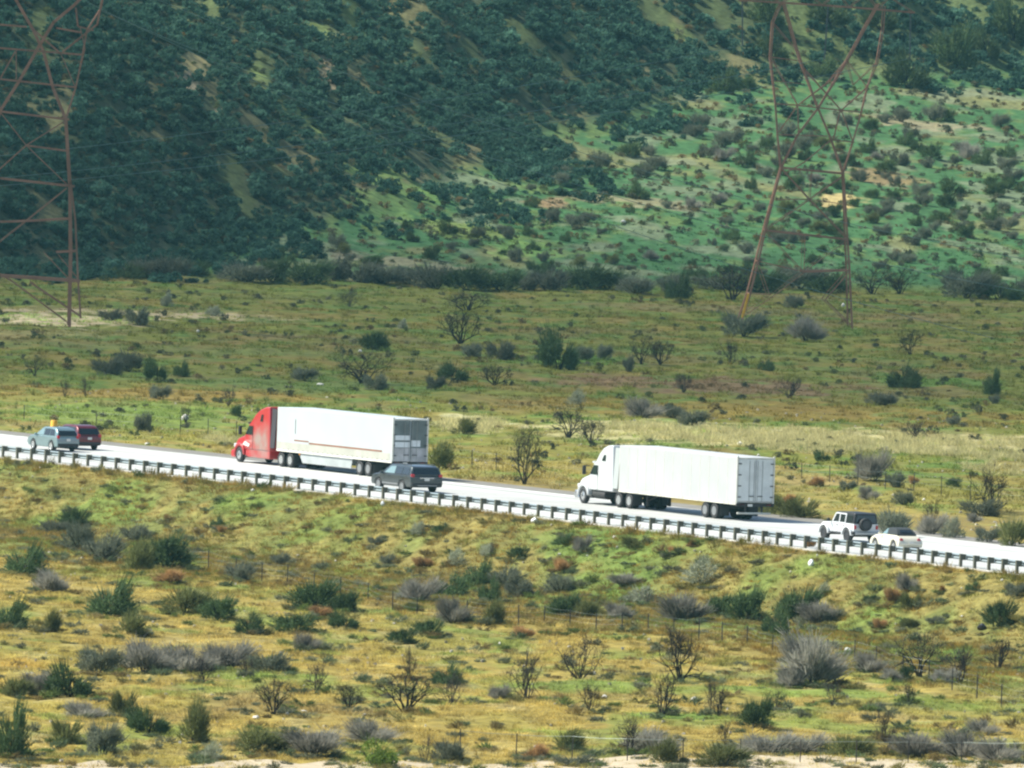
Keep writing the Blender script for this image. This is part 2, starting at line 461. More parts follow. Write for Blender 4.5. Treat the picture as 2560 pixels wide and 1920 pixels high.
# sandy track along the foot of the frame, draped over the ground
track_a, track_b = at(-80, 1907), at(2640, 1907)
def track_front(x): return track_a.y - 14 + (np.asarray(x) - track_a.x) * (track_b.y - track_a.y) / (track_b.x - track_a.x)
def track_back(x):
    x = np.asarray(x, float)
    return track_front(x) + 14 + (fbm(x / 6, x * 0 + 3.3, 77, 4) - .5) * 15
V, T = [], []
xs_ = np.linspace(-70, 70, 281)
for x in xs_:
    for k in range(9):
        y = float(track_front(x)) + (float(track_back(x)) - float(track_front(x))) * k / 8
        V.append((x, y, float(terrain(x, y)) + 0.06))
for i in range(len(xs_) - 1):
    for k in range(8):
        a = i * 9 + k
        T.append((a, a + 9, a + 10, a + 1))
M['track'] = mat('pale_sand', (0.36, 0.295, 0.195), 0.95, var=0.22, var_scale=0.9, bump=0.5, bump_scale=2)
tag(link('dirt_track', np_mesh('dirt_track', V, [t[::-1] for t in T], smooth=True), M['track']), kind='structure')
# ------------------------------------------------------------------ plant templates (unit width 1, height about hz)
def rnd_dirs(n, rs, up=0.0):
    d = rs.normal(size=(n, 3)); d[:, 2] += up
    return d / np.linalg.norm(d, axis=1)[:, None]

def leaf_quads(P, size, rs, flat=0.0):
    n = len(P)
    a = rnd_dirs(n, rs); b = np.cross(a, rnd_dirs(n, rs)); b /= np.linalg.norm(b, axis=1)[:, None] + 1e-9
    s = size * rs.uniform(.6, 1.4, (n, 1))
    V = np.stack([P - a * s, P - b * s * .55, P + a * s, P + b * s * .55], 1).reshape(-1, 3)
    T = np.arange(n * 4).reshape(n, 4)
    return V, T

def spikes(B, E, w, rs):
    """thin triangles as quads from points B to points E"""
    n = len(B)
    d = E - B
    c = np.cross(d, rnd_dirs(n, rs)); c /= np.linalg.norm(c, axis=1)[:, None] + 1e-9
    w = np.broadcast_to(np.asarray(w), (n,))[:, None]
    m = (B + E) / 2 + c * 0
    V = np.stack([B - c * w, B + c * w, E + c * w * .35, E - c * w * .35], 1).reshape(-1, 3)
    return V, np.arange(n * 4).reshape(n, 4)

def join(parts):
    V, T, I, Q, o = [], [], [], [], 0
    for v, t, tint, mi in parts:
        V.append(v); T.append(t + o); o += len(v)
        I.append(np.broadcast_to(tint, (len(v),)) if np.ndim(tint) < 1 else tint); Q.append(np.full(len(t), mi))
    return np.concatenate(V), np.concatenate(T), np.concatenate(I), np.concatenate(Q)

def lumps(rs, k, hz):
    c = []
    for i in range(k):
        a, r = rs.uniform(0, 6.283), .34 * math.sqrt(rs.uniform(0, 1))
        top = hz * (1 - (r / .5) ** 2 * .6)
        c.append((r * math.cos(a), r * math.sin(a), rs.uniform(.10, .8) * top, rs.uniform(.13, .25)))
    return np.array(c)

def t_leafy(seed, n, size, hz=.6, k=11, spiky=.12):
    rs = np.random.RandomState(seed)
    c = lumps(rs, k, hz)
    j = rs.randint(0, k, n)
    d = rnd_dirs(n, rs, .25)
    r = c[j, 3] * np.cbrt(rs.uniform(.15, 1, n)) * rs.uniform(.85, 1.12, n)
    P = c[j, :3] + d * r[:, None] * np.array([1, 1, .85])
    P[:, 2] = np.abs(P[:, 2]) + .01
    v, t = leaf_quads(P, size, rs)
    lt = np.repeat((rs.uniform(.7, 1.25, k)[j] * rs.uniform(.75, 1.3, n)), 4)
    m = int(n * spiky)
    P2 = P[rs.randint(0, n, m)]
    E = P2 + (P2 - np.array([0, 0, -.1])) * rs.uniform(.10, .32, (m, 1))
    v2, t2 = spikes(P2 * .8, E, size * .28, rs)
    st = stems(rs, 7, hz * .8, .016)
    return dict(foliage=join([(v, t, lt, 0), (v2, t2, 1.0, 0)]), stems=join([(st[0], st[1], 1.0, 0)]))

def stems(rs, k, h, w):
    B, E, W = [], [], []
    for i in range(k):
        a = rs.uniform(0, 6.283); s = rs.uniform(.15, .38)
        p = np.array([rs.uniform(-.04, .04), rs.uniform(-.04, .04), -.02])
        for q in range(3):
            e = p + np.array([math.cos(a) * s / 3, math.sin(a) * s / 3, h * rs.uniform(.22, .36)])
            B.append(p); E.append(e); W.append(w * (1 - q * .25)); p = e; a += rs.uniform(-.4, .4)
    B, E, W = np.array(B), np.array(E), np.array(W)
    v1, t1 = spikes(B, E, W, rs); v2, t2 = spikes(B, E, W, np.random.RandomState(3))
    return np.concatenate([v1, v2]), np.concatenate([t1, t2 + len(v1)])

def t_twiggy(seed, n, w, hz=.55, fine=.2):
    """dense dome of thin dry twigs"""
    rs = np.random.RandomState(seed)
    c = lumps(rs, 9, hz)
    j = rs.randint(0, 9, n)
    d = rnd_dirs(n, rs, .6); d[:, 2] = np.abs(d[:, 2]) * .9
    E = c[j, :3] * rs.uniform(.75, 1.1, (n, 1)) + d * c[j, 3][:, None] * rs.uniform(.5, 1.15, (n, 1))
    E[:, 2] = np.abs(E[:, 2]) + .01
    B = E * rs.uniform(.45, .8, (n, 1)) * np.array([1, 1, .9]) + rs.normal(0, .02, (n, 3))
    B[:, 2] = np.clip(B[:, 2], 0, None)
    v, t = spikes(B, E, w, rs)
    lt = np.repeat(rs.uniform(.7, 1.3, 9)[j] * rs.uniform(.7, 1.35, n), 4)
    m = int(n * fine)
    k = rs.randint(0, n, m)
    v2, t2 = spikes(E[k], E[k] + d[k] * rs.uniform(.05, .16, (m, 1)), w * .6, rs)
    st = stems(rs, 8, hz * .6, .014)
    return dict(foliage=join([(v, t, lt, 0), (v2, t2, 1.15, 0)]), stems=join([(st[0], st[1], .7, 0)]))

def tube3(B, E, wb, we):
    d = E - B; d /= np.linalg.norm(d) + 1e-9
    a = np.cross(d, (0.3, 0.5, 0.8)); a /= np.linalg.norm(a); b = np.cross(d, a)
    V = []
    for p, w in ((B, wb), (E, we)):
        for q in range(3):
            V.append(p + (a * math.cos(q * 2.094) + b * math.sin(q * 2.094)) * w)
    return V, [(0, 1, 4, 3), (1, 2, 5, 4), (2, 0, 3, 5)]

def t_bare(seed, k=6, hz=.8, w=.020, depth=4, spread=.9, upw=.35, fine=1.0):
    """forked leafless branches"""
    rs = np.random.RandomState(seed)
    V, T = [], []
    def seg(p, d, L, w_, n):
        steps = 2 if n < depth else 3
        for q in range(steps):
            d = d + rs.normal(0, .22, 3); d[2] += .05; d /= np.linalg.norm(d)
            e = p + d * L / steps
            if e[2] < .02: e[2] = .02
            v, t = tube3(p, e, w_ * (1 - .25 * q / steps), w_ * (1 - .25 * (q + 1) / steps))
            o = len(V); V.extend(v); T.extend([tuple(i + o for i in f) for f in t])
            p = e
        if n > 0:
            for q in range(rs.choice([2, 2, 3])):
                d2 = d + rs.normal(0, .55, 3); d2[2] += .12; d2 /= np.linalg.norm(d2)
                seg(p, d2, L * rs.uniform(.55, .85), w_ * .62, n - 1)
    for i in range(k):
        a = i * 6.283 / k + rs.uniform(-.5, .5)
        d = np.array([math.cos(a) * spread, math.sin(a) * spread, rs.uniform(.5, 1.3) + upw]); d /= np.linalg.norm(d)
        seg(np.array([rs.uniform(-.05, .05), rs.uniform(-.05, .05), -.02]), d, rs.uniform(.2, .32), w * rs.uniform(.7, 1.2), depth - 1)
    V = np.array(V)
    if fine > 0:
        hi = V[V[:, 2] > np.percentile(V[:, 2], 45)]
        m = int(260 * fine)
        B_ = hi[rs.randint(0, len(hi), m)]; D_ = rnd_dirs(m, rs, .7)
        fv, fq = spikes(B_, B_ + D_ * rs.uniform(.06, .2, (m, 1)), .0035, rs)
    ext = np.percentile(np.abs(V[:, :2]), 99)
    zk = hz / np.percentile(V[:, 2], 99.5)
    V[:, :2] *= .5 / ext; V[:, 2] *= zk
    T = np.array(T); tn = rs.uniform(.8, 1.25, len(V))
    if fine > 0:
        fv = fv * np.array([.5 / ext, .5 / ext, 1]); fv[:, 2] *= zk
        return dict(branches=join([(V, T, tn, 0), (fv, fq, 1.5, 0)]))
    return dict(branches=(V, T, tn, np.zeros(len(T))))

def t_half(seed, hz=.75, n=380, leaf=.022):
    """open shrub: dark bare branches with leaves along their upper half"""
    b = t_bare(seed, 8, hz, .02, 4, .75, .5)
    V = b['branches'][0]
    rs = np.random.RandomState(seed + 5)
    hi = V[V[:, 2] > hz * .3]
    P = hi[rs.randint(0, len(hi), n)] + rs.normal(0, .03, (n, 3))
    v, t = leaf_quads(P, leaf, rs)
    return dict(branches=b['branches'], foliage=join([(v, t, np.repeat(rs.uniform(.7, 1.3, n), 4), 0)]))

def t_tuft(seed, n=16, w=.035, lean=.5):
    rs = np.random.RandomState(seed)
    B = rs.normal(0, .2, (n, 3)); r = np.hypot(B[:, 0], B[:, 1]); B[:, 2] = -.03
    E = B * rs.uniform(1.1, 1.9, (n, 1)); E[:, 2] = rs.uniform(.45, 1, n) * np.clip(1.1 - r * 1.4, .25, 1)
    E[:, :2] += rs.normal(0, lean * .25, (n, 2))
    v, t = spikes(B, E, w, rs)
    return v, t, np.repeat(rs.uniform(.75, 1.3, n), 4)

KINDS = {
    # key: (template makers, foliage material, stem material, name, plural phrase, adjective)
    'G': ([lambda s=s: t_leafy(s, 1700, .025, .62, 12, .6) for s in (1, 2, 3, 4)], 'leaf_dark', 'burnt', 'leafy_shrub', 'dark green leafy', 'shrub'),
    'O': ([lambda s=s: t_leafy(s, 1500, .023, .7, 13, .8) for s in (11, 12, 13)], 'leaf_olive', 'burnt', 'leafy_shrub', 'olive green', 'shrub'),
    'D': ([lambda s=s: t_leafy(s, 1500, .023, .55, 12, .8) for s in (21, 22, 23, 24)], 'leaf_grey', 'burnt', 'sagebrush', 'grey-green', 'shrub'),
    'S': ([lambda s=s: t_leafy(s, 1400, .024, .6, 12, .35) for s in (31, 32)], 'leaf_sage', 'twig_grey', 'pale_sage', 'pale silvery', 'shrub'),
    'Y': ([lambda s=s: t_twiggy(s, 2200, .0055, .58) for s in (41, 42, 43, 44)], 'twig_grey', 'burnt', 'dry_shrub', 'grey twiggy', 'shrub'),
    'R': ([lambda s=s: t_twiggy(s, 1300, .009, .6) for s in (51, 52, 53)], 'twig_brown', 'twig_brown', 'brown_shrub', 'brown dried', 'shrub'),
    'B': ([lambda s=s: t_bare(s, 11 + s % 4, .8, .0145, 4, .8, .5) for s in (61, 62, 63, 64, 65, 66)], None, 'burnt', 'bare_shrub', 'dark leafless', 'shrub'),
    'H': ([lambda s=s: t_half(s) for s in (71, 72, 73)], 'leaf_olive', 'burnt', 'open_shrub', 'half-bare green', 'shrub'),
    'L': ([lambda: t_leafy(81, 1700, .026, .62)], 'leaf_bright', 'burnt', 'leafy_shrub', 'bright green', 'shrub'),
}
TPL = {}
for k, (mk, fm, sm, nm, adj, cat) in KINDS.items():
    TPL[k] = []
    for i, f in enumerate(mk):
        d = f()
        ent = {'raw': d}
        meshes = {}
        rr = np.concatenate([np.hypot(x[0][:, 0], x[0][:, 1]) for q, x in d.items() if q != 'stems'])
        ext = 2 * np.percentile(rr, 96 if k not in 'BH' else 97)
        for x in d.values(): x[0][:, :2] /= ext
        zs = np.concatenate([x[0][:, 2] for q, x in d.items() if q != 'stems'])
        ent['h'] = float(np.percentile(zs, 98.5)); ent['meshes'] = meshes
        for part, (v, t, tint, mi) in d.items():
            me = np_mesh(f'{nm}_{part}', v, t, tint)
            me.materials.append(M[fm] if part == 'foliage' else M[sm])
            meshes[part] = me
        # one-mesh version for shrubs too small to show parts
        keys = list(d)
        v, t, tint, mi = join([(d[q][0], d[q][1], d[q][2], n_) for n_, q in enumerate(keys)])
        me = np_mesh(nm, v, t, tint, mi)
        for q in keys: me.materials.append(M[fm] if q == 'foliage' else M[sm])
        ent['joined'] = me
        TPL[k].append(ent)

PLANTS = []          # (object, kind, u, v, w, h)
def plant(u, v, w, h, k, p=None):
    p = at(u, v) if p is None else p
    if 660 < v < 760 and k == 'D':
        w *= random.uniform(.9, 1.5); h *= random.uniform(.6, 1.0); k = random.choice('DDGDG')
        p = at(u + random.uniform(-14, 14), v + random.uniform(-9, 7))
    s = F_PX / p.y
    wm, hm = w / s * (1.16 if k not in 'BH' else 1.08), h / s * 1.14
    ent = random.choice(TPL[k])
    rz = random.uniform(0, 6.28)
    nm = KINDS[k][3]
    dm = wm * random.uniform(.85, 1.1)
    sc_ = (wm, dm, hm / ent['h'])
    if w >= 60 and len(ent['meshes']) > 1:
        o = empty(nm, p - Vector((0, 0, .03)))
        for part, me in ent['meshes'].items():
            c = bpy.data.objects.new(part if part != 'stems' else 'branches', me)
            COL.objects.link(c); c.parent = o; c.scale = sc_; c.rotation_euler = (0, 0, random.uniform(-.5, .5))
    else:
        o = bpy.data.objects.new(nm, ent['joined'])
        COL.objects.link(o); o.location = p - Vector((0, 0, .03)); o.scale = sc_; o.rotation_euler = (0, 0, random.uniform(-.5, .5))
    PLANTS.append([o, k, u, v, w, h])
    return o

SHRUBS = '''188 1318 70 40 G;333 1355 75 38 D;197 1375 75 60 D;139 1335 90 30 D;411 1422 120 75 G;341 1430 80 70 O;255 1405 110 60 D;95 1401 35 22 D;58 1436 110 60 G
275 1537 130 72 G;20 1572 90 60 G;127 1580 45 50 O;127 1482 90 50 Y;420 1456 70 30 R;596 1453 80 42 D;463 1537 120 60 O;544 1549 90 50 G;318 1586 80 50 O;622 1586 70 45 G
362 1682 150 70 Y;460 1682 140 60 Y;567 1673 130 60 Y;246 1685 110 60 D;174 1743 110 70 G;38 1740 80 40 O;95 1740 80 55 Y;509 1708 70 60 B;613 1690 50 45 B;541 1320 34 24 G;558 1332 26 16 R;420 1303 20 16 R
698 1410 55 25 D;785 1526 120 65 G;860 1532 65 48 G;860 1572 70 36 G;805 1543 55 26 R;738 1587 100 48 G;967 1413 42 26 D;1060 1420 48 26 R;1051 1336 46 28 S;1143 1410 44 36 S;1222 1390 40 26 S
941 1362 36 20 D;1100 1335 36 22 G;1190 1465 90 52 G;1126 1494 80 50 G;1222 1506 55 50 G;1262 1468 90 45 D;1045 1506 100 55 Y;1022 1526 45 20 O;1132 1558 85 58 Y;1230 1560 60 52 O
1071 1592 70 40 G;1005 1610 62 36 G;770 1624 70 36 Y;675 1679 100 42 D;790 1731 70 70 B;1025 1702 45 75 B;1115 1714 75 42 G;1129 1762 90 70 B;683 1785 95 80 H;1013 1779 150 85 H;874 1773 70 55 H;1250 1746 50 30 Y
1407 1543 80 50 G;1460 1546 60 42 O;1488 1540 55 50 H;1549 1552 75 40 Y;1303 1494 70 38 D;1401 1482 75 40 D;1610 1508 90 36 S;1754 1456 85 55 S;1708 1558 115 65 Y;1795 1537 65 45 G;1861 1558 90 75 G
1563 1465 75 28 Y;1456 1378 45 35 Y;1407 1430 48 34 R;1587 1370 75 26 O;1407 1361 60 22 G;1297 1396 50 28 G;1682 1384 26 18 R;1728 1367 26 18 R;1309 1595 55 28 R;1448 1697 130 95 B;1700 1705 130 120 B
1315 1750 130 105 B;1471 1776 70 65 B;1656 1794 90 100 B;1775 1782 34 75 B;1795 1791 60 65 B;1888 1820 78 65 G;1940 1779 50 50 H;2079 1765 60 60 B;2030 1712 185 112 Y;1986 1721 80 55 Y;2171 1681 75 45 Y
2298 1692 120 100 H;2229 1704 55 30 Y;2264 1704 40 36 G;2356 1710 60 35 Y;2397 1707 90 85 B;2495 1678 80 75 B;2272 1762 50 50 B;2188 1779 45 22 D;1992 1558 110 75 G;1937 1587 65 55 G;2045 1560 90 50 Y
2082 1552 70 25 D;2501 1566 78 58 G;2542 1491 60 32 D;2276 1523 58 36 O;2270 1569 48 22 O;2203 1572 36 24 R;2339 1560 55 18 D;2172 1508 34 20 G;2429 1474 40 18 G;2354 1482 16 18 R;2062 1482 30 24 S
2267 1477 50 40 Y;2027 1369 28 24 R;2232 1508 36 36 R;23 1889 90 110 G;255 1889 85 75 D;162 1860 80 55 O;370 1831 95 55 G;480 1855 75 90 O;637 1883 110 55 O;712 1878 70 50 O;787 1889 140 60 Y
938 1918 100 60 L;1065 1907 60 60 B;1122 1907 75 50 D;530 1901 55 42 S;307 1791 65 55 O;208 1797 100 38 Y;926 1855 120 50 Y;1419 1878 80 50 O;1569 1889 70 90 B;1627 1884 130 55 Y;1656 1907 75 55 O
1800 1918 130 50 O;1442 1918 100 28 D;1812 1872 50 60 B;1916 1889 130 50 Y;2003 1884 120 45 Y;2119 1895 120 50 O;2217 1884 60 60 B;2293 1895 120 55 Y;2408 1895 130 60 Y;2495 1907 110 55 Y;2455 1837 80 35 Y
2206 1849 60 65 B;1338 1901 60 38 R;935 874 68 40 G;1152 859 110 75 H;1175 894 60 32 D;1256 900 70 40 D;908 958 140 70 H;943 975 60 35 D;1134 949 75 35 G;1088 975 45 32 D;1238 963 90 45 H;388 952 52 50 G
451 940 42 30 G;272 940 75 40 D;318 929 70 45 D;87 940 55 45 H;399 998 55 32 D;162 992 35 40 B;214 992 35 42 B;353 1079 50 42 D;761 952 70 30 D;570 1015 50 45 B;590 1039 26 24 G;347 813 55 38 D
278 801 60 25 D;417 766 34 30 S;538 790 46 22 S;1169 778 120 45 H;874 766 70 40 B;1007 822 26 22 S;1157 1085 60 35 O;1096 1172 70 60 O;463 1056 40 40 B;1419 1094 110 70 B;1477 1108 70 55 H;1312 1211 75 130 H
1859 842 100 55 D;2015 853 90 55 Y;1396 923 90 85 G;1459 900 60 30 D;1511 900 40 35 D;1604 911 60 60 H;1650 911 70 55 H;1569 929 30 35 D;1824 911 50 55 B;1914 926 42 22 G;2275 888 60 60 H;1974 995 80 45 B
2206 1013 85 28 D;2478 987 45 55 G;2484 1010 30 22 D;2258 969 80 45 G;1708 981 60 45 B;1442 1013 42 36 S;1610 1045 90 45 Y;1679 1045 60 28 D;1731 1065 80 35 D;2284 1097 70 40 B;2380 1062 42 20 D
2183 1201 85 65 Y;2235 1218 50 35 D;2258 1262 55 30 D;2171 1250 50 32 Y;2119 1227 40 24 D;2284 1210 28 20 R;2472 1282 110 100 B;2455 1288 100 35 D;2437 1305 36 20 Y;2325 1317 60 60 B;1963 1288 100 45 O;2003 1295 90 42 O
2230 1342 105 58 D;2385 1345 60 45 S;2530 1366 80 60 O;2330 1336 70 45 Y;2470 1356 60 36 D;2385 1218 40 22 G;2055 1154 36 26 G;2038 1215 40 22 R;1969 1259 40 22 R;2090 1330 70 30 O;1900 1280 70 30 D
310 690 75 45 D;370 690 80 48 D;430 695 80 50 D;490 692 70 40 D;620 700 85 50 D;690 705 80 55 D;760 708 85 50 D;830 708 80 55 D;900 712 85 55 D;960 710 75 48 D;1030 715 85 55 D;1100 718 85 58 D
1170 720 85 55 D;1240 722 85 52 D;1310 720 85 55 D;1380 722 85 55 D;1450 725 85 58 D;1520 725 80 50 D;1590 727 80 55 D;1660 730 70 55 D;1692 748 70 55 G;1790 715 100 50 D;1830 752 110 80 H;1900 725 110 60 D
1990 728 110 62 D;2070 732 80 50 D;2180 735 100 60 H;2250 735 90 60 H;2420 745 120 65 D;2490 748 110 60 D;2545 745 70 45 D;1985 770 50 28 D
1807 231 68 48 G;1864 226 48 30 G;2270 220 105 70 G;2385 168 95 90 G;2466 145 65 62 G;2073 62 95 55 G;1917 62 85 60 G;2200 75 80 55 G;2050 190 90 40 G;1930 150 80 45 G;2530 100 90 90 G;2330 300 60 35 D;1876 472 30 26 G;2010 400 34 26 G'''
for row in SHRUBS.replace('\n', ';').split(';'):
    u, v, w, h, k = row.split()
    plant(float(u), float(v), float(w), float(h), k)

# single shrubs over the green rise right of the chaparral
def wedge(y, m=40):
    return (1280 + m) / F_PX * y
tries, kept = 0, []
rs = np.random.RandomState(5)
while len(kept) < 200 and tries < 9000:
    tries += 1
    u, v = rs.uniform(560, 2555), rs.uniform(300, 735)
    p = at(u, v)
    if float(hill_t(p.x, p.y)) > -6 or float(p.y - base_y(p.x)) < 2: continue
    if vnoise(p.x / 9, p.y / 22, 91) < .30: continue
    if any(abs(u - a) < 30 and abs(v - b) < 13 for a, b in kept): continue
    kept.append((u, v))
    w = rs.uniform(20, 46) * (1.2 if v < 520 else 1.0)
    plant(u, v, w, w * rs.uniform(.5, .72), rs.choice(['G', 'D', 'D', 'G', 'Y', 'O'], p=[.3, .26, .16, .1, .08, .1]), p)

# ------------------------------------------------------------------ uncountable cover: one object each
def scatter(name, templates, P, S, H, rotz, tint, material, kind_label=None):
    """merge copies of template meshes (V,T,tint) into one mesh"""
    VV, TT, II, o = [], [], [], 0
    which = R.randint(0, len(templates), len(P))
    for i, (v, t, ti) in enumerate(templates):
        m = np.where(which == i)[0]
        if not len(m): continue
        c, s = np.cos(rotz[m])[:, None], np.sin(rotz[m])[:, None]
        x = (v[None, :, 0] * c - v[None, :, 1] * s) * S[m][:, None] + P[m, 0][:, None]
        y = (v[None, :, 0] * s + v[None, :, 1] * c) * S[m][:, None] + P[m, 1][:, None]
        z = v[None, :, 2] * H[m][:, None] + P[m, 2][:, None]
        VV.append(np.stack([x, y, z], -1).reshape(-1, 3))
        TT.append((t[None] + (np.arange(len(m)) * len(v))[:, None, None]).reshape(-1, 4) + o)
        o += len(m) * len(v)
        II.append((ti[None, :, None] * tint[m][:, None, :]).reshape(-1, 3))
    me = np_mesh(name, np.concatenate(VV), np.concatenate(TT), np.concatenate(II))
    return tag(link(name, me, material), kind='stuff')

def jitter(x0, x1, y0, y1, sx, sy, rs):
    X, Y = np.meshgrid(np.arange(x0, x1, sx), np.arange(y0, y1, sy))
    X = X + rs.uniform(-.5, .5, X.shape) * sx; Y = Y + rs.uniform(-.5, .5, Y.shape) * sy
    return X.ravel(), Y.ravel()

def in_view(x, y, m=2.0):
    return np.abs(x) < 1300 / F_PX * y + m

# chaparral on the dark hillside
def far_bush(seed, n=230):
    d = t_leafy(seed, n, .075, .62, 9, .1)
    v, t, ti, mi = d['foliage']
    return v, t, .6 + .4 * ti
rs = np.random.RandomState(12)
x, y = jitter(-80, 80, 1300, 1740, 1.1, 1.4, rs)
t = hill_t(x, y)
w = fbm(x / 6, y / 15, 61); gap = fbm(x / 5, y / 13, 151, 4)
keep = in_view(x, y, 3) & (t > -16) & (t < 130)
right = sstep(6, 26, x)
tb = t + (fbm(x / 10, y / 26, 161) - .5) * 34
dens = np.clip(1.3 - 1.3 * sstep(.66, .74, w) - 1.2 * sstep(.64, .74, gap), 0, 1) * (1 - .62 * right) * sstep(-14, 12, tb)
for ox, oy, orx, ory in OPEN:
    dens *= sstep(.3, .85, np.hypot((x - ox) / (orx + .5), (y - oy) / (ory + 2)) + (gap - .5) * 1.2)
keep &= rs.uniform(0, 1, len(x)) < dens
x, y = x[keep], y[keep]
n = len(x)
P = np.stack([x, y, terrain(x, y) - .1], 1)
S = .9 + 2.1 * rs.uniform(0, 1, n) ** 2.4; S = S * (1 + .35 * right[keep]); H = S * rs.uniform(.7, 1.15, n)
hue = fbm(x / 12, y / 20, 95)
tint = np.stack([.8 + .5 * hue, .85 + .35 * hue, .8 + .3 * hue], 1) * rs.uniform(.75, 1.3, (n, 1))
pale = rs.uniform(0, 1, n) < .10
tint[pale] = tint[pale] * np.array([1.9, 1.7, 1.7])
scatter('chaparral', [far_bush(s) for s in (101, 102, 103, 104, 105)], P, S, H, rs.uniform(0, 6.28, n), tint, M['chaparral'])
N_CHAP = n

# low scrub over the plain beyond the road and on the rise (smaller than the single shrubs)
x, y = jitter(-75, 80, 830, 1700, 2.3, 3.6, rs)
far = (y - edge_y(x)) * KP
keep = in_view(x, y) & (far > 5) & (hill_t(x, y) < 70)
dn = .05 + .28 * sstep(.52, .66, fbm(x / 7, y / 16, 97)) + .55 * sstep(0, 30, y - base_y(x))
keep &= rs.uniform(0, 1, len(x)) < dn
x, y = x[keep], y[keep]; n = len(x)
P = np.stack([x, y, terrain(x, y) - .05], 1)
S = rs.uniform(.5, 1.3, n) * (1 + .35 * sstep(0, 60, y - base_y(x))); H = S * rs.uniform(.55, .95, n)
pal = np.array([[1.5, 1.35, 1.1], [1.0, 1.0, .9], [2.2, 1.9, 1.7], [2.6, 1.7, 1.1], [1.5, 1.6, .9]])
tint = pal[rs.randint(0, 5, n)] * rs.uniform(.7, 1.3, (n, 1))
scatter('low_scrub', [far_bush(s, 150) for s in (111, 112, 113)], P, S, H, rs.uniform(0, 6.28, n), tint, M['scrub'])

# low scrub on the near side
x, y = jitter(-34, 40, 560, 850, 1.7, 2.6, rs)
near = (rail_y(x) - y) * KP
keep = in_view(x, y) & (near > 1.2)
dn = .27 + .5 * sstep(.46, .62, fbm(x / 5, y / 10, 98)) + 1.0 * (1 - sstep(2, 13, y - track_back(x))) + .8 * (1 - sstep(10, 34, near))
keep &= rs.uniform(0, 1, len(x)) < dn * .8
x, y = x[keep], y[keep]
cx_, cy_ = [], []                                   # skirts of small growth round the single shrubs
for o, k, u, v, w, h in PLANTS:
    if v < 1150: continue
    wm = w / (F_PX / o.location.y)
    for q in range(int(3 + wm * 2)):
        a = rs.uniform(0, 6.28); r = wm * rs.uniform(.35, .75)
        cx_.append(o.location.x + r * math.cos(a)); cy_.append(o.location.y + r * math.sin(a) * 1.6)
cx_, cy_ = np.array(cx_), np.array(cy_)
m_ = (rail_y(cx_) - cy_) * KP > 1.0
x = np.concatenate([x, cx_[m_]]); y = np.concatenate([y, cy_[m_]]); n = len(x)
P = np.stack([x, y, terrain(x, y) - .04], 1)
S = rs.uniform(.45, 1.5, n); H = S * rs.uniform(.35, .65, n)
pal = np.array([[2.6, 2.5, 2.2], [3.6, 2.4, 1.4], [2.0, 2.3, 1.0], [2.8, 2.5, 2.3], [3.8, 3.0, 1.6], [2.0, 2.2, 1.7]])
tint = pal[rs.randint(0, 6, n)] * rs.uniform(.7, 1.3, (n, 1))
def fine_bush(seed):
    v, t, ti, mi = t_leafy(seed, 240, .042, .62, 7, 1.6)['foliage']
    return v, t, ti
scatter('near_scrub', [fine_bush(s) for s in (121, 122, 123, 124)], P, S, H, rs.uniform(0, 6.28, n), tint, M['scrub'])

# grass tufts: straw and green, their colour drifting with the soil below
def tufts(name, x, y, s0, s1, h0, h1, base, material, wob=.25, nb=34, w=.016):
    n = len(x)
    P = np.stack([x, y, terrain(x, y)], 1)
    S = rs.uniform(s0, s1, n); H = rs.uniform(h0, h1, n)
    gc = ground_col(x, y)
    lum = gc / np.array(base)
    tint = 1.45 * np.clip(lum, .3, 3.0) * rs.uniform(1 - wob, 1 + wob, (n, 1))
    scatter(name, [t_tuft(s, nb, w) for s in (131, 132, 133, 134)], P, S, H, rs.uniform(0, 6.28, n), tint, material)

x, y = jitter(-34, 40, 560, 860, .46, .85, rs)
near = (rail_y(x) - y) * KP
k = in_view(x, y) & (near > .8) & (rs.uniform(0, 1, len(x)) < .22 + .5 * sstep(.45, .6, fbm(x / 3, y / 6, 141)) + .2 * (1 - sstep(10, 26, near)))
tufts('dry_grass', x[k], y[k], .4, 1.15, .10, .34, (.19, .15, .045), M['straw'], .5)
x, y = jitter(-75, 80, 815, 1480, 1.25, 2.4, rs)
far = (y - edge_y(x)) * KP
k = in_view(x, y) & (far > 3.2) & (hill_t(x, y) < 0) & (rs.uniform(0, 1, len(x)) < .30 + .5 * sstep(.42, .58, fbm(x / 4, y / 9, 143)))
tufts('green_grass', x[k], y[k], .9, 1.9, .18, .45, (.085, .125, .028), M['grassblade'], .22, 26, .022)

x, y = jitter(-60, 60, 815, 960, .55, 1.1, rs)
far = (y - edge_y(x)) * KP
pw = np.zeros(len(x))
for u_, v_, ru, rv in ((1650, 1080, 200, 24), (2000, 1105, 280, 34), (2350, 1115, 280, 40), (1180, 1065, 80, 28), (2480, 1150, 120, 34), (1540, 1075, 90, 18), (560, 1100, 60, 12), (1900, 1080, 200, 20)):
    p = at(u_, v_); s_ = F_PX / p.y
    pw = np.maximum(pw, np.clip(1.2 - ((x - p.x) * s_ / ru) ** 2 - ((y - p.y) * 1.45 / rv) ** 2, 0, 1))
k = in_view(x, y) & (far > 4) & (rs.uniform(0, 1, len(x)) < pw * (.25 + .75 * sstep(.42, .6, fbm(x / 3, y / 6, 171))))
n = int(k.sum())
tnt = np.array([1.9, 2.2, 3.0]) * rs.uniform(.75, 1.2, (n, 1))
scatter('pale_grass', [t_tuft(s, 40, .016) for s in (181, 182, 183)], np.stack([x[k], y[k], terrain(x[k], y[k])], 1), rs.uniform(.7, 1.6, n), rs.uniform(.3, .75, n), rs.uniform(0, 6.28, n), tnt, M['straw'])

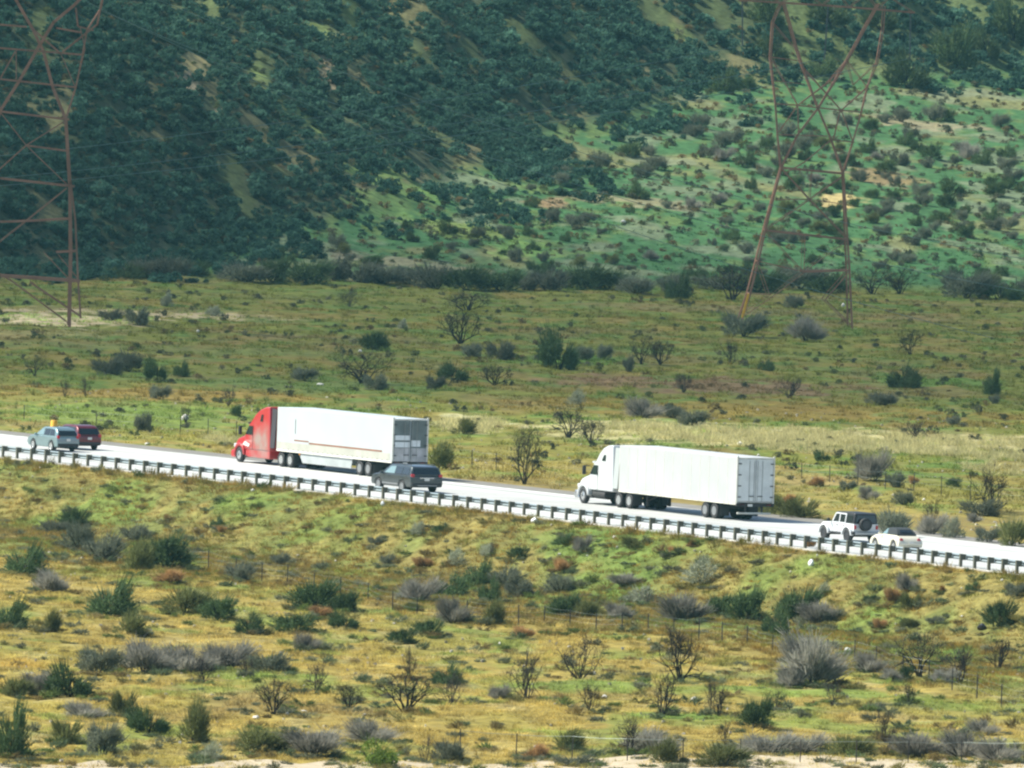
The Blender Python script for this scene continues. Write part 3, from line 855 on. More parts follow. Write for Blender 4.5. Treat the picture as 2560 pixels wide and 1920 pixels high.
# dry weeds along the guardrail foot
xw = rs.uniform(-36, 36, 520)
xw = xw[rs.uniform(0, 1, 520) < .12 + .7 * sstep(.5, .62, fbm(xw / 3.1, xw * 0 + 2, 191))]
yw = rail_y(xw) - rs.uniform(.5, 2.2, len(xw)) / KP
n = len(xw)
pal = np.array([[1.05, 1.0, .8], [.8, .95, .6], [1.15, 1.05, .95], [.75, .8, .7]])
scatter('roadside_weeds', [t_tuft(s, 60, .018) for s in (201, 202, 203)], np.stack([xw, yw, terrain(xw, yw)], 1), rs.uniform(.5, 1.4, n), rs.uniform(.25, .75, n), rs.uniform(0, 6.28, n), pal[rs.randint(0, 4, n)] * rs.uniform(.7, 1.2, (n, 1)), M['straw'])

# pale stones strewn through the grass
x, y = jitter(-34, 40, 570, 1000, 1.5, 2.4, rs)
near = (rail_y(x) - y) * KP; far = (y - edge_y(x)) * KP
k = in_view(x, y) & ((near > 1.5) | (far > 4)) & (rs.uniform(0, 1, len(x)) < .05 + .35 * sstep(.55, .68, fbm(x / 4, y / 9, 211)))
def stone(seed):
    r_ = np.random.RandomState(seed)
    v = np.array([[-.5, -.5, -.2], [.5, -.5, -.2], [.5, .5, -.2], [-.5, .5, -.2], [-.35, -.35, .6], [.35, -.35, .6], [.35, .35, .6], [-.35, .35, .6]]) + r_.uniform(-.15, .15, (8, 3))
    return v, np.array([[0, 1, 5, 4], [1, 2, 6, 5], [2, 3, 7, 6], [3, 0, 4, 7], [4, 5, 6, 7]]), np.ones(8)
n = int(k.sum())
M['stone'] = mat('pale_stone', (.46, .42, .33), .9, tint=True)
scatter('gravel', [stone(s) for s in (1, 2, 3, 4)], np.stack([x[k], y[k], terrain(x[k], y[k]) + .05], 1), rs.uniform(.07, .2, n), rs.uniform(.07, .16, n), rs.uniform(0, 6.28, n), np.ones((n, 3)) * rs.uniform(.4, 1.0, (n, 1)), M['stone'])

# mixed grass and weeds over the bank below the guardrail
x, y = jitter(-34, 40, 640, 850, .5, .8, rs)
near = (rail_y(x) - y) * KP
k = in_view(x, y) & (near > 1.0) & (near < 38) & (rs.uniform(0, 1, len(x)) < (.35 + .6 * sstep(.4, .6, fbm(x / 2.4, y / 5, 221))) * (1 - sstep(22, 38, near)))
x, y = x[k], y[k]; n = len(x)
pal = np.array([[.95, .88, .6], [.62, .8, .36], [.8, .72, .6], [1.15, .95, .55], [.55, .68, .4], [.7, .62, .62]])
drift = (fbm(x / 3, y / 7, 231) * 6 + rs.uniform(-1.3, 1.3, n)).astype(int) % 6
scatter('bank_grass', [t_tuft(s, 44, .014) for s in (241, 242, 243, 244)], np.stack([x, y, terrain(x, y)], 1), rs.uniform(.5, 1.2, n), rs.uniform(.14, .42, n), rs.uniform(0, 6.28, n), pal[drift] * rs.uniform(.75, 1.2, (n, 1)), M['straw'])
# ------------------------------------------------------------------ solid builders
def bm_obj(name, bm, m, parent=None, bevel=0.0, seg=2, smooth=True, ang=32):
    bmesh.ops.recalc_face_normals(bm, faces=bm.faces)
    me = bpy.data.meshes.new(name)
    bm.to_mesh(me); bm.free()
    for p in me.polygons: p.use_smooth = smooth
    o = link(name, me, m, parent)
    if bevel > 0:
        b = o.modifiers.new('bevel', 'BEVEL'); b.width = bevel; b.segments = seg; b.limit_method = 'ANGLE'; b.angle_limit = math.radians(ang)
        b.use_clamp_overlap = True; b.harden_normals = False
    if smooth:
        try:
            me.set_sharp_from_angle(angle=math.radians(50))
        except Exception:
            pass
    return o

def add_prism(bm, pts, hw, yo=0.0):
    """outline in x,z pulled across y; hw(z) or a number gives the half width"""
    f = hw if callable(hw) else (lambda z: hw)
    A = [bm.verts.new((x, yo + f(z), z)) for x, z in pts]
    B = [bm.verts.new((x, yo - f(z), z)) for x, z in pts]
    bm.faces.new(A); bm.faces.new(B[::-1])
    n = len(pts)
    for i in range(n):
        j = (i + 1) % n
        bm.faces.new((A[j], A[i], B[i], B[j]))

def prism(name, pts, hw, m, parent, bevel=0.0, seg=2, yo=0.0):
    bm = bmesh.new(); add_prism(bm, pts, hw, yo)
    return bm_obj(name, bm, m, parent, bevel, seg)

def add_box(bm, c, s, rot=None):
    r = bmesh.ops.create_cube(bm, size=1.0)
    mt = Matrix.Translation(c) @ (rot.to_4x4() if rot is not None else Matrix.Identity(4)) @ Matrix.Diagonal((*s, 1))
    bmesh.ops.transform(bm, matrix=mt, verts=r['verts'])

def box(name, c, s, m, parent, bevel=0.0, rot=None):
    bm = bmesh.new(); add_box(bm, c, s, rot)
    return bm_obj(name, bm, m, parent, bevel, 2)

def panel(name, pts, m, parent, th=0.02, out=None, bevel=0.0):
    """flat polygon of 3-D points given a thickness, standing proud of what it lies on"""
    P = [Vector(p) for p in pts]
    n = (P[1] - P[0]).cross(P[2] - P[0]).normalized()
    if out is not None and n.dot(Vector(out)) < 0: n = -n
    bm = bmesh.new()
    A = [bm.verts.new(p - n * th * .6) for p in P]
    B = [bm.verts.new(p + n * th * .4) for p in P]
    bm.faces.new(A); bm.faces.new(B)
    k = len(P)
    for i in range(k):
        j = (i + 1) % k
        bm.faces.new((A[i], A[j], B[j], B[i]))
    return bm_obj(name, bm, m, parent, bevel, 1, smooth=False)

def add_tube(bm, a, b, r, n=8, r2=None):
    a, b = Vector(a), Vector(b)
    d = (b - a)
    q = d.to_track_quat('Z', 'Y').to_matrix()
    ra, rb = r, r if r2 is None else r2
    A, B = [], []
    for i in range(n):
        c, s = math.cos(6.28318 * i / n), math.sin(6.28318 * i / n)
        A.append(bm.verts.new(a + q @ Vector((c * ra, s * ra, 0)))); B.append(bm.verts.new(b + q @ Vector((c * rb, s * rb, 0))))
    for i in range(n):
        j = (i + 1) % n
        bm.faces.new((A[i], A[j], B[j], B[i]))
    bm.faces.new(A[::-1]); bm.faces.new(B)

def tube(name, a, b, r, m, parent, n=10):
    bm = bmesh.new(); add_tube(bm, a, b, r, n)
    return bm_obj(name, bm, m, parent)

def add_lathe(bm, prof, n=24):
    """profile of (radius, y) spun about the y axis"""
    rings = []
    for r, y in prof:
        rings.append([bm.verts.new((r * math.cos(6.28318 * i / n), y, r * math.sin(6.28318 * i / n))) for i in range(n)])
    for a, b in zip(rings[:-1], rings[1:]):
        for i in range(n):
            j = (i + 1) % n
            bm.faces.new((a[i], a[j], b[j], b[i]))
    bm.faces.new(rings[0]); bm.faces.new(rings[-1][::-1])

def wheel(parent, x, y, r, w, rim_r, rim='rim_grey', spokes=5, dual=False, hub='black', z=None):
    """y > 0: left side. tyre and rim as sub-parts"""
    sgn = 1 if y > 0 else -1
    e = empty('wheel', (x, y, r if z is None else z), 0, parent)
    h = w / 2
    bm = bmesh.new()
    for off in ((0.0, -w * 1.12) if dual else (0.0,)):
        o = off * sgn
        prof = [(rim_r * .96, -h * .8), (rim_r * 1.05, -h), (r * .88, -h), (r * .97, -h * .8), (r, -h * .45), (r, h * .45), (r * .97, h * .8), (r * .88, h), (rim_r * 1.05, h), (rim_r * .96, h * .8)]
        add_lathe(bm, [(a, b + o) for a, b in prof], 28)
    bm_obj('tyre', bm, M['tyre'], e)
    bm = bmesh.new()
    if spokes:
        add_lathe(bm, [(rim_r, sgn * h * .86), (rim_r, sgn * h * .98), (rim_r * .88, sgn * h * .98), (rim_r * .86, sgn * h * .3)], 28)
        for k in range(spokes):
            a = 6.28318 * k / spokes + .3
            c = Vector((math.cos(a) * rim_r * .5, sgn * h * .72, math.sin(a) * rim_r * .5))
            add_box(bm, c, (rim_r * .86, h * .25, rim_r * .26), Matrix.Rotation(-a, 3, 'Y'))
        add_lathe(bm, [(rim_r * .22, sgn * h * .6), (rim_r * .2, sgn * h * .95)], 12)
    else:                                        # truck disc: outer lip, dished face with hub
        if dual:
            add_lathe(bm, [(rim_r, sgn * h * .97), (rim_r * .93, sgn * h * .95), (rim_r * .88, -sgn * h * .1), (rim_r * .62, -sgn * h * .35), (rim_r * .34, -sgn * h * .3), (rim_r * .30, sgn * h * .35), (rim_r * .1, sgn * h * .4)], 24)
        else:
            add_lathe(bm, [(rim_r, sgn * h * .97), (rim_r * .93, sgn * h), (rim_r * .86, sgn * h * .7), (rim_r * .62, sgn * h * 1.0), (rim_r * .4, sgn * h * 1.02), (rim_r * .36, sgn * h * 1.2), (rim_r * .08, sgn * h * 1.25)], 24)
    bm_obj('rim', bm, M[rim], e)
    bm = bmesh.new()
    add_lathe(bm, [(rim_r * .24 if not spokes else rim_r * .82, sgn * h * (1.26 if not (spokes or dual) else (.41 if dual else .2))), (rim_r * .2 if not spokes else rim_r * .8, sgn * h * (1.3 if not (spokes or dual) else (.5 if dual else .3)))], 16)
    bm_obj('hub', bm, M[hub], e)
    return e

def arc(xc, zc, r, zb, n=9):
    d = math.asin(max(-1, min(1, (zc - zb) / r)))
    return [(xc + r * math.cos(a), zc + r * math.sin(a)) for a in np.linspace(math.pi + d, -d, n)]

def place(name, u, v, xr, yl, yaw=0.0):
    """root so that the local point (xr, yl, 0) stands on the road under pixel u, v"""
    P = plane_at(u, v, 0.0)
    x = P.x
    sl = (float(rail_y(x + 2)) - float(rail_y(x - 2))) / 4
    d = Vector((-1, -sl, 0)).normalized()
    rz = math.atan2(d.y, d.x) + yaw
    o = P - Matrix.Rotation(rz, 3, 'Z') @ Vector((xr, yl, 0))
    return empty(name, (o.x, o.y, 0.0), rz)

def paint(name, c, metal=0.0, rough=0.35, coat=0.6, var=0.05):
    return mat(name, c, rough, metal, 0.5, var=var, var_scale=1.2, coat=coat)

# ------------------------------------------------------------------ passenger cars (x forward from the rear axle, y left)
def car(root, body_m, wb, hw, lower, cabin, belt, top, sill, wr, glass, rim='rim_grey', tw=.23, taper=.78, spokes=5, arch=1.16):
    """lower/cabin: outline points after the sill line; glass: list of (side window polygon, material)"""
    fr, rr = lower
    outline = [rr[0]] + arc(0, wr, wr * arch, sill) + arc(wb, wr, wr * arch, sill) + fr + rr[:0:-1]
    b = prism('body', outline, lambda z: hw * (1 - .05 * max(0, (sill + .25 - z)) / .3 - .03 * max(0, z - belt + .25)), body_m, root, .07, 3)
    ct = hw * taper
    f = lambda z: hw * .97 + (ct - hw * .97) * (z - belt) / (top - belt)
    prism('cabin', cabin, f, body_m, root, .07, 3)
    for poly, gm in glass:
        for s in (1, -1):
            panel('side_window', [(x, s * (f(z) + .004), z) for x, z in poly], M[gm], root, .02, (0, s, 0))
    box('chassis', ((wb) / 2, 0, sill + .12), (wb + 1.2, hw * 1.5, .22), M['under'], root)
    for x in (0, wb):
        for s in (1, -1):
            wheel(root, x, s * (hw - tw * .42), wr, tw, wr * .66, rim, spokes)
    return f

def across(name, f, a, b, inset, m, root, out, th=.02):
    """glass from edge a=(x,z) to b=(x,z) right across the car"""
    wa, wb_ = f(a[1]) - inset, f(b[1]) - inset
    return panel(name, [(a[0], wa, a[1]), (a[0], -wa, a[1]), (b[0], -wb_, b[1]), (b[0], wb_, b[1])], m, root, th, out)

def lens(name, x, y, z, sx, sy, sz, m, root):
    return box(name, (x, y, z), (sx, sy, sz), m, root, min(sx, sy, sz) * .3)

# 1. dark large SUV in the near lane
g = place('sport_utility', 1009, 1230, 0, .98)
tag(g, 'dark grey large sport utility with tinted windows, close behind the red truck', 'car')
g.scale = (1.09, 1.14, .94)
pm = paint('dark_slate_paint', (.046, .058, .062), .5, .3)
WB = 3.05
f = car(g, pm, WB, 1.0, ([(WB + .95, .36), (WB + 1.0, .62), (WB + .93, .95), (WB + .5, 1.08), (WB - .12, 1.16)], [(-1.12, .40), (-1.17, .62), (-1.12, 1.16)]),
        [(-1.10, 1.14), (-1.02, 1.5), (-.92, 1.72), (-.65, 1.80), (.6, 1.84), (1.7, 1.80), (1.95, 1.74), (WB - .22, 1.14)], 1.14, 1.84, .33, .39,
        [([(-.85, 1.20), (-.72, 1.66), (.05, 1.69), (.05, 1.20)], 'glass'), ([(.12, 1.20), (.12, 1.69), (.98, 1.69), (.98, 1.20)], 'glass'), ([(1.06, 1.20), (1.06, 1.69), (1.72, 1.66), (2.32, 1.20)], 'glass_sky_pale')])
across('rear_window', f, (-1.085, 1.24), (-.985, 1.62), .14, M['glass'], g, (-1, 0, .2))
across('windscreen', f, (WB - .30, 1.2), (2.02, 1.70), .1, M['glass_sky_pale'], g, (1, 0, .6))
for s in (1, -1):
    lens('tail_light', -1.10, s * .86, 1.16, .12, .22, .2, M['red_light'], g)
    lens('headlight', WB + .9, s * .72, .88, .16, .4, .14, M['clear_light'], g)
    lens('door_mirror', WB - .62, s * 1.1, 1.2, .14, .22, .16, pm, g)
    tube('roof_rail', (-.6, s * .68, 1.87), (1.5, s * .68, 1.87), .025, M['black'], g)
    panel('sill_trim', [(.5, s * 1.0, .47), (WB - .5, s * 1.0, .47), (WB - .5, s * 1.0, .56), (.5, s * 1.0, .56)], M['rim_grey'], g, .03, (0, s, 0))
box('rear_bumper', (-1.16, 0, .55), (.14, 1.86, .2), M['black'], g, .04)
box('licence_plate', (-1.175, 0, .90), (.02, .31, .16), M['plate'], g)
box('bumper_trim', (-1.235, 0, .50), (.02, 1.2, .05), M['rim_grey'], g)
box('tailgate_trim', (-1.165, 0, 1.0), (.03, .9, .05), M['chrome'], g)

# 2. grey-green crossover at the left
g = place('crossover', 124, 1128, 0, .92)
tag(g, 'silver-green crossover car driving beside the red one, in front of the yellow drum', 'car')
g.scale = (.97, .92, 1)
pm = paint('silver_green_paint', (.20, .29, .30), .55, .32)
WB = 2.66
def crossover(g, pm, WB, hw, top, glassf='glass_sky_pale'):
    f = car(g, pm, WB, hw, ([(WB + .82, .30), (WB + .90, .52), (WB + .82, .80), (WB + .4, .96), (WB - .1, 1.02)], [(-.88, .34), (-.93, .58), (-.86, 1.02)]),
            [(-.84, 1.0), (-.72, 1.3), (-.52, top - .16), (-.3, top - .04), (.5, top), (1.3, top - .02), (1.6, top - .1), (WB - .14, 1.0)], 1.0, top, .27, .35,
            [([(-.45, 1.06), (-.28, top - .17), (.30, top - .13), (.30, 1.06)], 'glass'), ([(.37, 1.06), (.37, top - .13), (1.12, top - .13), (1.12, 1.06)], 'glass'), ([(1.2, 1.06), (1.2, top - .13), (1.5, top - .17), (2.2, 1.06)], glassf)], 'chrome', .22, .76)
    across('rear_window', f, (-.86, 1.06), (-.655, top - .22), .10, M['glass'], g, (-1, 0, .4))
    across('windscreen', f, (WB - .24, 1.05), (1.68, top - .15), .1, M['glass_sky_pale'], g, (1, 0, .6))
    for s in (1, -1):
        lens('tail_light', -.84, s * (hw - .13), .98, .14, .22, .22, M['red_light'], g)
        lens('headlight', WB + .76, s * (hw - .25), .78, .18, .36, .13, M['clear_light'], g)
        lens('door_mirror', WB - .5, s * (hw + .08), 1.06, .12, .2, .14, pm, g)
    box('rear_bumper', (-.92, 0, .46), (.1, hw * 1.8, .2), M['black'], g, .04)
    box('licence_plate', (-.935, 0, .80), (.02, .31, .16), M['plate'], g)
crossover(g, pm, WB, .92, 1.62)

# 3. red SUV beyond it
g = place('sport_utility', 177, 1124, 0, .93)
tag(g, 'dark red sport utility half hidden by the silver-green crossover', 'car')
crossover(g, paint('dark_red_paint', (.115, .008, .014), .3, .3), 2.65, .92, 1.68, 'glass')

# 4. white open-country car with black hardtop
g = place('off_roader', 2115, 1356, 0, .93)
tag(g, 'white boxy off-roader with black hardtop and spare wheel on its tailgate', 'car')
g.scale = (1, 1, .95)
pm = paint('bright_white_paint', (.60, .62, .63), 0, .35)
WB, hw = 2.95, .80
out = [(-.62, .62)] + arc(0, .43, .52, .55) + arc(WB, .43, .52, .55) + [(WB + .45, .62), (WB + .5, 1.06), (WB + .3, 1.14), (2.2, 1.20), (-.68, 1.18), (-.68, .64)]
prism('body', out, hw, pm, g, .045, 2)
for s in (1, -1):
    for xc in (0, WB):
        o = [(xc + .64 * math.cos(a), .46 + .60 * math.sin(a)) for a in np.linspace(math.pi - .05, .05, 9)]
        i = [(xc + .53 * math.cos(a), .44 + .50 * math.sin(a)) for a in np.linspace(.0, math.pi, 9)]
        prism('fender_flare', o + i, .10, pm, g, .02, 2, yo=s * .87)
    panel('side_step', [(.62, s * .84, .50), (WB - .62, s * .84, .50), (WB - .62, s * .84, .58), (.62, s * .84, .58)], M['black'], g, .14, (0, s, 0))
    for xa, xb in ((.45, 1.28), (1.34, 2.2)):
        panel('door', [(xa, s * .812, .62), (xb, s * .812, .62), (xb, s * .812, 1.17), (xa, s * .812, 1.17)], pm, g, .03, (0, s, 0), .01)
        box('door_handle', (xa + .12, s * .835, 1.04), (.14, .03, .04), M['black'], g)
    lens('door_mirror', 2.22, s * 1.0, 1.3, .12, .2, .2, M['black'], g)
    lens('tail_light', -.70, s * .72, .98, .06, .15, .24, M['red_light'], g)
    lens('headlight', WB + .5, s * .5, .92, .06, .2, .2, M['clear_light'], g)
fj = lambda z: .80 - .10 * (z - 1.18) / .66
prism('door_frame', [(.42, 1.19), (.42, 1.78), (1.72, 1.80), (1.86, 1.76), (2.2, 1.19)], lambda z: fj(z) + .004, pm, g, .03, 2)
prism('hardtop', [(-.68, 1.185), (-.62, 1.80), (-.4, 1.86), (1.72, 1.86), (1.78, 1.80), (.43, 1.79), (.43, 1.185)], fj, M['black'], g, .04, 2)
for s in (1, -1):
    for poly in ([(-.48, 1.28), (-.44, 1.68), (.32, 1.70), (.32, 1.28)], [(.52, 1.24), (.52, 1.70), (1.14, 1.72), (1.14, 1.24)], [(1.28, 1.24), (1.28, 1.72), (1.70, 1.72), (1.98, 1.24)]):
        panel('side_window', [(x, s * (fj(z) + .012), z) for x, z in poly], M['glass'], g, .02, (0, s, 0))
across('windscreen', fj, (2.17, 1.26), (1.90, 1.72), .08, M['glass_sky_pale'], g, (1, 0, .5))
across('rear_window', fj, (-.69, 1.26), (-.65, 1.72), .12, M['glass'], g, (-1, 0, .1))
sp = wheel(g, -.86, .12, .40, .26, .24, 'rim_dark', 5, z=1.16); sp.rotation_euler = (0, 0, math.pi / 2); sp.name = 'spare_wheel'
box('rear_bumper', (-.78, 0, .60), (.20, 1.62, .20), M['rim_grey'], g, .04)
box('bumper_corner', (-.74, .86, .62), (.26, .14, .2), M['black'], g, .03)
box('bumper_corner', (-.74, -.86, .62), (.26, .14, .2), M['black'], g, .03)
box('front_bumper', (WB + .62, 0, .66), (.2, 1.6, .18), M['black'], g, .04)
box('licence_plate', (-.715, .52, .86), (.02, .3, .15), M['plate'], g)
box('chassis', (WB / 2, 0, .52), (WB + 1.3, 1.0, .18), M['under'], g)
tube('axle', (0, -.7, .42), (0, .7, .42), .07, M['under'], g); tube('axle', (WB, -.7, .42), (WB, .7, .42), .07, M['under'], g)
for x in (0, WB):
    for s in (1, -1): wheel(g, x, s * .80, .43, .27, .25, 'rim_dark', 5)

# 5. cream convertible
g = place('convertible', 2230, 1378, 0, .86)
tag(g, 'small cream convertible with a closed dark soft top, behind the white off-roader', 'car')
g.scale = (.94, .92, .96)
pm = paint('cream_paint', (.62, .585, .46), 0, .3)
WB, hw = 2.45, .86
arch_o = arc(0, .32, .38, .24) + arc(WB, .32, .38, .24)
out = [(-.62, .26)] + arch_o + [(WB + .68, .26), (WB + .76, .42), (WB + .70, .60), (WB + .52, .76), (WB + .2, .88), (WB - .25, .95), (1.6, .98), (.4, .98), (-.1, .97), (-.42, .88), (-.62, .72), (-.74, .52), (-.72, .34)]
prism('body', out, lambda z: hw * (1 - .16 * max(0, z - .7) / .3), pm, g, .13, 4)
for s in (1, -1):
    for xc in (0, WB):
        o = [(xc + .50 * math.cos(a), .33 + .49 * math.sin(a)) for a in np.linspace(math.pi, 0, 11)]
        i = [(xc + .385 * math.cos(a), .32 + .385 * math.sin(a)) for a in np.linspace(0, math.pi, 11)]
        prism('fender', o + i, .09, pm, g, .04, 3, yo=s * .80)
    bm = bmesh.new(); add_lathe(bm, [(.13, -.02), (.12, .02), (.06, .035)], 16)
    o = bm_obj('tail_light', bm, M['red_light'], g); o.location = (-.62, s * .62, .70); o.rotation_euler = (0, .3, math.pi / 2)
    lens('headlight', WB + .60, s * .58, .66, .14, .24, .2, M['clear_light'], g)
    lens('door_mirror', 1.72, s * .94, 1.02, .12, .18, .12, pm, g)
fb = lambda z: .72 - .16 * (z - .97) / .42
prism('soft_top', [(-.22, .965), (-.05, 1.16), (.2, 1.32), (.55, 1.40), (.95, 1.41), (1.22, 1.36), (1.18, .98)], fb, mat('dark_canvas', (.022, .028, .032), .9, bump=.3, bump_scale=60), g, .07, 3)
prism('windscreen', [(1.16, .985), (1.24, 1.34), (1.30, 1.36), (1.86, .985)], lambda z: fb(z) - .01, M['glass_sky_pale'], g, .03, 2)
across('rear_window', fb, (-.09, 1.13), (.14, 1.29), .22, M['glass'], g, (-1, 0, .8), .03)
box('rear_bumper', (-.70, 0, .44), (.14, 1.5, .16), pm, g, .06)
box('licence_plate', (-.775, 0, .56), (.02, .31, .13), M['plate'], g)
box('chassis', (WB / 2, 0, .27), (WB + .9, 1.2, .12), M['under'], g)
for x in (0, WB):
    for s in (1, -1): wheel(g, x, s * .77, .32, .2, .21, 'chrome', 7)

# ------------------------------------------------------------------ articulated trucks: x forward from the trailer tandem's centre
def tractor(g, xs, pm, ext_m, roof, hood_tip, sleeper_back, drives, red):
    """xs: x of the steer axle; roof etc. relative to it"""
    X = lambda pts: [(xs + a, b) for a, b in pts]
    # hood and fenders
    prism('hood', X([(1.0, .55), (1.12, .95), (1.02, 1.40), (.80, 1.62), (.2, 1.80), (-.85, 2.02), (-.85, .95), (-.62, .95), (-.62, .6)]), lambda z: .98 - .16 * max(0, z - 1.0), pm, g, .14, 4)
    for s in (1, -1):
        o = [(xs + .80 * math.cos(a), .55 + .80 * math.sin(a)) for a in np.linspace(math.pi - .1, -.1, 11)]
        i = [(xs + .60 * math.cos(a), .52 + .60 * math.sin(a)) for a in np.linspace(0, math.pi, 11)]
        prism('fender', o + i, .17, pm, g, .07, 3, yo=s * 1.06)
        lens('headlight', xs + .92, s * .92, 1.12, .25, .34, .3, M['clear_light'], g)
    prism('bumper', X([(.55, .32), (1.18, .32), (1.26, .62), (1.16, .84), (.75, .84)]), 1.2, pm if red else M['chrome'], g, .08, 3)
    box('grille', (xs + 1.09, 0, 1.12), (.1, 1.0, .62), M['black'], g, .03)
    # cab, sleeper and roof fairing as one shell
    shell = X([(-.85, .95), (-.85, 1.98), (-1.42, 2.74)] + roof + [(sleeper_back, .95)])
    fc = lambda z: 1.22 - .14 * max(0, z - 2.2) / 1.8
    prism('cab_shell', shell, fc, pm, g, .10, 4)
    if red: prism('skirt_fairing', X([(-.95, .42), (-.95, .98), (sleeper_back + .1, .98), (sleeper_back + .1, .42)]), lambda z: 1.17, pm if red else M['under'], g, .05, 2)
    W = lambda name, pts, m: [panel(name, [(xs + a, s * (fc(b) + .006), b) for a, b in pts], m, g, .025, (0, s, 0), .0) for s in (1, -1)]
    W('side_window', [(-.98, 1.98), (-1.44, 2.58), (-1.98, 2.58), (-1.98, 1.98)], M['glass'])
    W('sleeper_window', ([(-2.45, 2.92), (-2.72, 3.30), (-2.95, 3.30), (-2.95, 2.92)] if not red else [(-3.0, 2.95), (-3.12, 3.42), (-3.35, 3.42), (-3.35, 2.95)]), M['glass'])
    across('windscreen', fc, (xs - .88, 2.04), (xs - 1.36, 2.66), .12, M['glass'], g, (1, 0, .7), .03)
    prism('sun_visor', X([(-1.30, 2.66), (-1.02, 2.74), (-1.04, 2.80), (-1.42, 2.86)]), 1.12, pm if not red else M['black'], g, .02)
    for s in (1, -1):
        panel('door_seam', [(xs - 2.06, s * (fc(1.6) + .004), 1.0), (xs - 2.03, s * (fc(1.6) + .004), 1.0), (xs - 2.03, s * (fc(2.3) + .003), 2.6), (xs - 2.06, s * (fc(2.3) + .003), 2.6)], M['black'], g, .012, (0, s, 0))
        box('mirror', (xs - .62, s * 1.46, 2.22), (.16, .22, .58), M['black'], g, .04)
        tube('mirror_arm', (xs - .75, s * 1.15, 2.5), (xs - .62, s * 1.46, 2.5), .03, M['black'], g)
        panel('side_extender', [(xs + sleeper_back + .03, s * (fc(1.2) - .03), 1.2), (xs + sleeper_back + .03, s * (fc(3.9) - .03), 3.86 if not red else 3.9), (xs + sleeper_back - .62, s * (fc(3.9) - .03), 3.82), (xs + sleeper_back - .62, s * (fc(1.2) - .03), 1.2)], ext_m, g, .05, (0, s, 0))
        tube('fuel_tank', (xs - 1.3, s * .86, .70), (xs - 3.0, s * .86, .70), .31, M['chrome'] if red else M['under'], g, 20)
        box('cab_step', (xs - 1.05, s * 1.02, .48), (.45, .3, .1), M['under'], g, .02)
    box('frame_rail', (xs - 3.2, 0, .86), (6.6, .86, .26), M['under'], g)
    box('fifth_wheel', ((drives[0] + drives[1]) / 2, 0, 1.10), (1.1, .9, .12), M['under'], g)
    for s in (1, -1): wheel(g, xs, s * 1.05, .52, .29, .29, 'chrome', 0, hub='black')
    for dx in drives:
        for s in (1, -1): wheel(g, dx, s * 1.12, .51, .27, .29, 'chrome', 0, dual=True)
        tube('axle', (dx, -.9, .5), (dx, .9, .5), .1, M['under'], g)
    for s in (1, -1):
        box('mud_flap', (drives[-1] - .78, s * 1.0, .62), (.02, .6, .7), M['black'], g)

def trailer(g, x0, x1, zb, zt, bm_mat, rail_mat, rear_mat, seams, hw=1.295):
    b = prism('trailer_body', [(x0, zb + .14), (x0, zt - .05), (x0 + .05, zt), (x1 - .05, zt), (x1, zt - .05), (x1, zb + .14)], hw, bm_mat, g, .02, 2)
    for s in (1, -1):
        box('bottom_rail', ((x0 + x1) / 2, s * (hw - .02), zb + .07), (x1 - x0, .08, .15), rail_mat, g)
        if seams:
            bm = bmesh.new()
            n = int((x1 - x0) / 1.22)
            for k in range(1, n):
                add_box(bm, (x0 + (x1 - x0) * k / n, s * (hw + .003), (zb + zt) / 2 + .08), (.035, .012, zt - zb - .3))
            bm_obj('panel_seam', bm, rail_mat, g, smooth=False)
            bm = bmesh.new()
            for k in range(26):
                add_box(bm, (x0 + .3 + (x1 - x0 - .6) * k / 25, s * (hw + .022), zb + .10), (.10, .01, .035))
            bm_obj('rivet_strip', bm, M['under'], g, smooth=False)
    box('front_corner', (x1 - .01, 0, (zb + zt) / 2 + .07), (.05, hw * 2 + .02, zt - zb - .16), rail_mat, g, .01)
    box('cross_beam', ((x0 + x1) / 2, 0, zb - .02), (x1 - x0 - .6, 1.0, .14), M['under'], g)
    # tandem
    box('bogie_frame', (0, 0, .78), (2.9, 1.1, .22), M['under'], g)
    for dx in (-.62, .62):
        tube('axle', (dx, -.95, .5), (dx, .95, .5), .09, M['under'], g)
        for s in (1, -1): wheel(g, dx, s * 1.12, .51, .27, .29, 'rim_grey', 0, dual=True)
    for s in (1, -1):
        box('mud_flap', (-1.55, s * .98, .56), (.03, .62, .66), M['black'], g)
        box('landing_gear', (x1 - 3.0, s * .75, .66), (.16, .14, .80), M['under'], g)
        box('bumper_bracket', (x0 + .12, s * .55, .76), (.1, .1, .56), M['under'], g)
    tube('landing_brace', (x1 - 3.0, .75, .6), (x1 - 4.2, .5, zb), .04, M['under'], g)
    box('underride_bar', (x0 + .08, 0, .50), (.1, 2.3, .12), rail_mat, g, .02)
    # rear frame and doors
    for s in (1, -1):
        box('corner_post', (x0 - .02, s * (hw - .055), (zb + zt) / 2 + .05), (.07, .12, zt - zb + .06), rail_mat, g, .01)
        d = box('rear_door', (x0 - .03, s * .60, (zb + zt) / 2 + .08), (.05, 1.13, zt - zb - .34), rear_mat, g, .012)
        for yy in (.12, .44):
            tube('lock_rod', (x0 - .085, s * yy, zb + .2), (x0 - .085, s * yy, zt - .2), .015, M['rim_grey'], d)
        for k in range(4):
            box('hinge', (x0 - .07, s * 1.10, zb + .5 + k * (zt - zb - .9) / 3), (.04, .2, .07), M['rim_dark'], d)
        box('door_handle', (x0 - .10, s * .30, zb + .55), (.04, .36, .05), M['rim_dark'], d)
        lens('tail_light', x0 - .05, s * .92, zb + .02, .06, .34, .12, M['red_light'], g)
    box('header_beam', (x0 - .025, 0, zt - .07), (.06, hw * 2 - .24, .13), rail_mat, g, .01)
    box('rear_sill', (x0 - .03, 0, zb + .0), (.10, hw * 2, .2), M['under'], g, .01)
    box('licence_plate', (x0 - .09, .35, zb - .02), (.02, .32, .15), M['plate'], g)

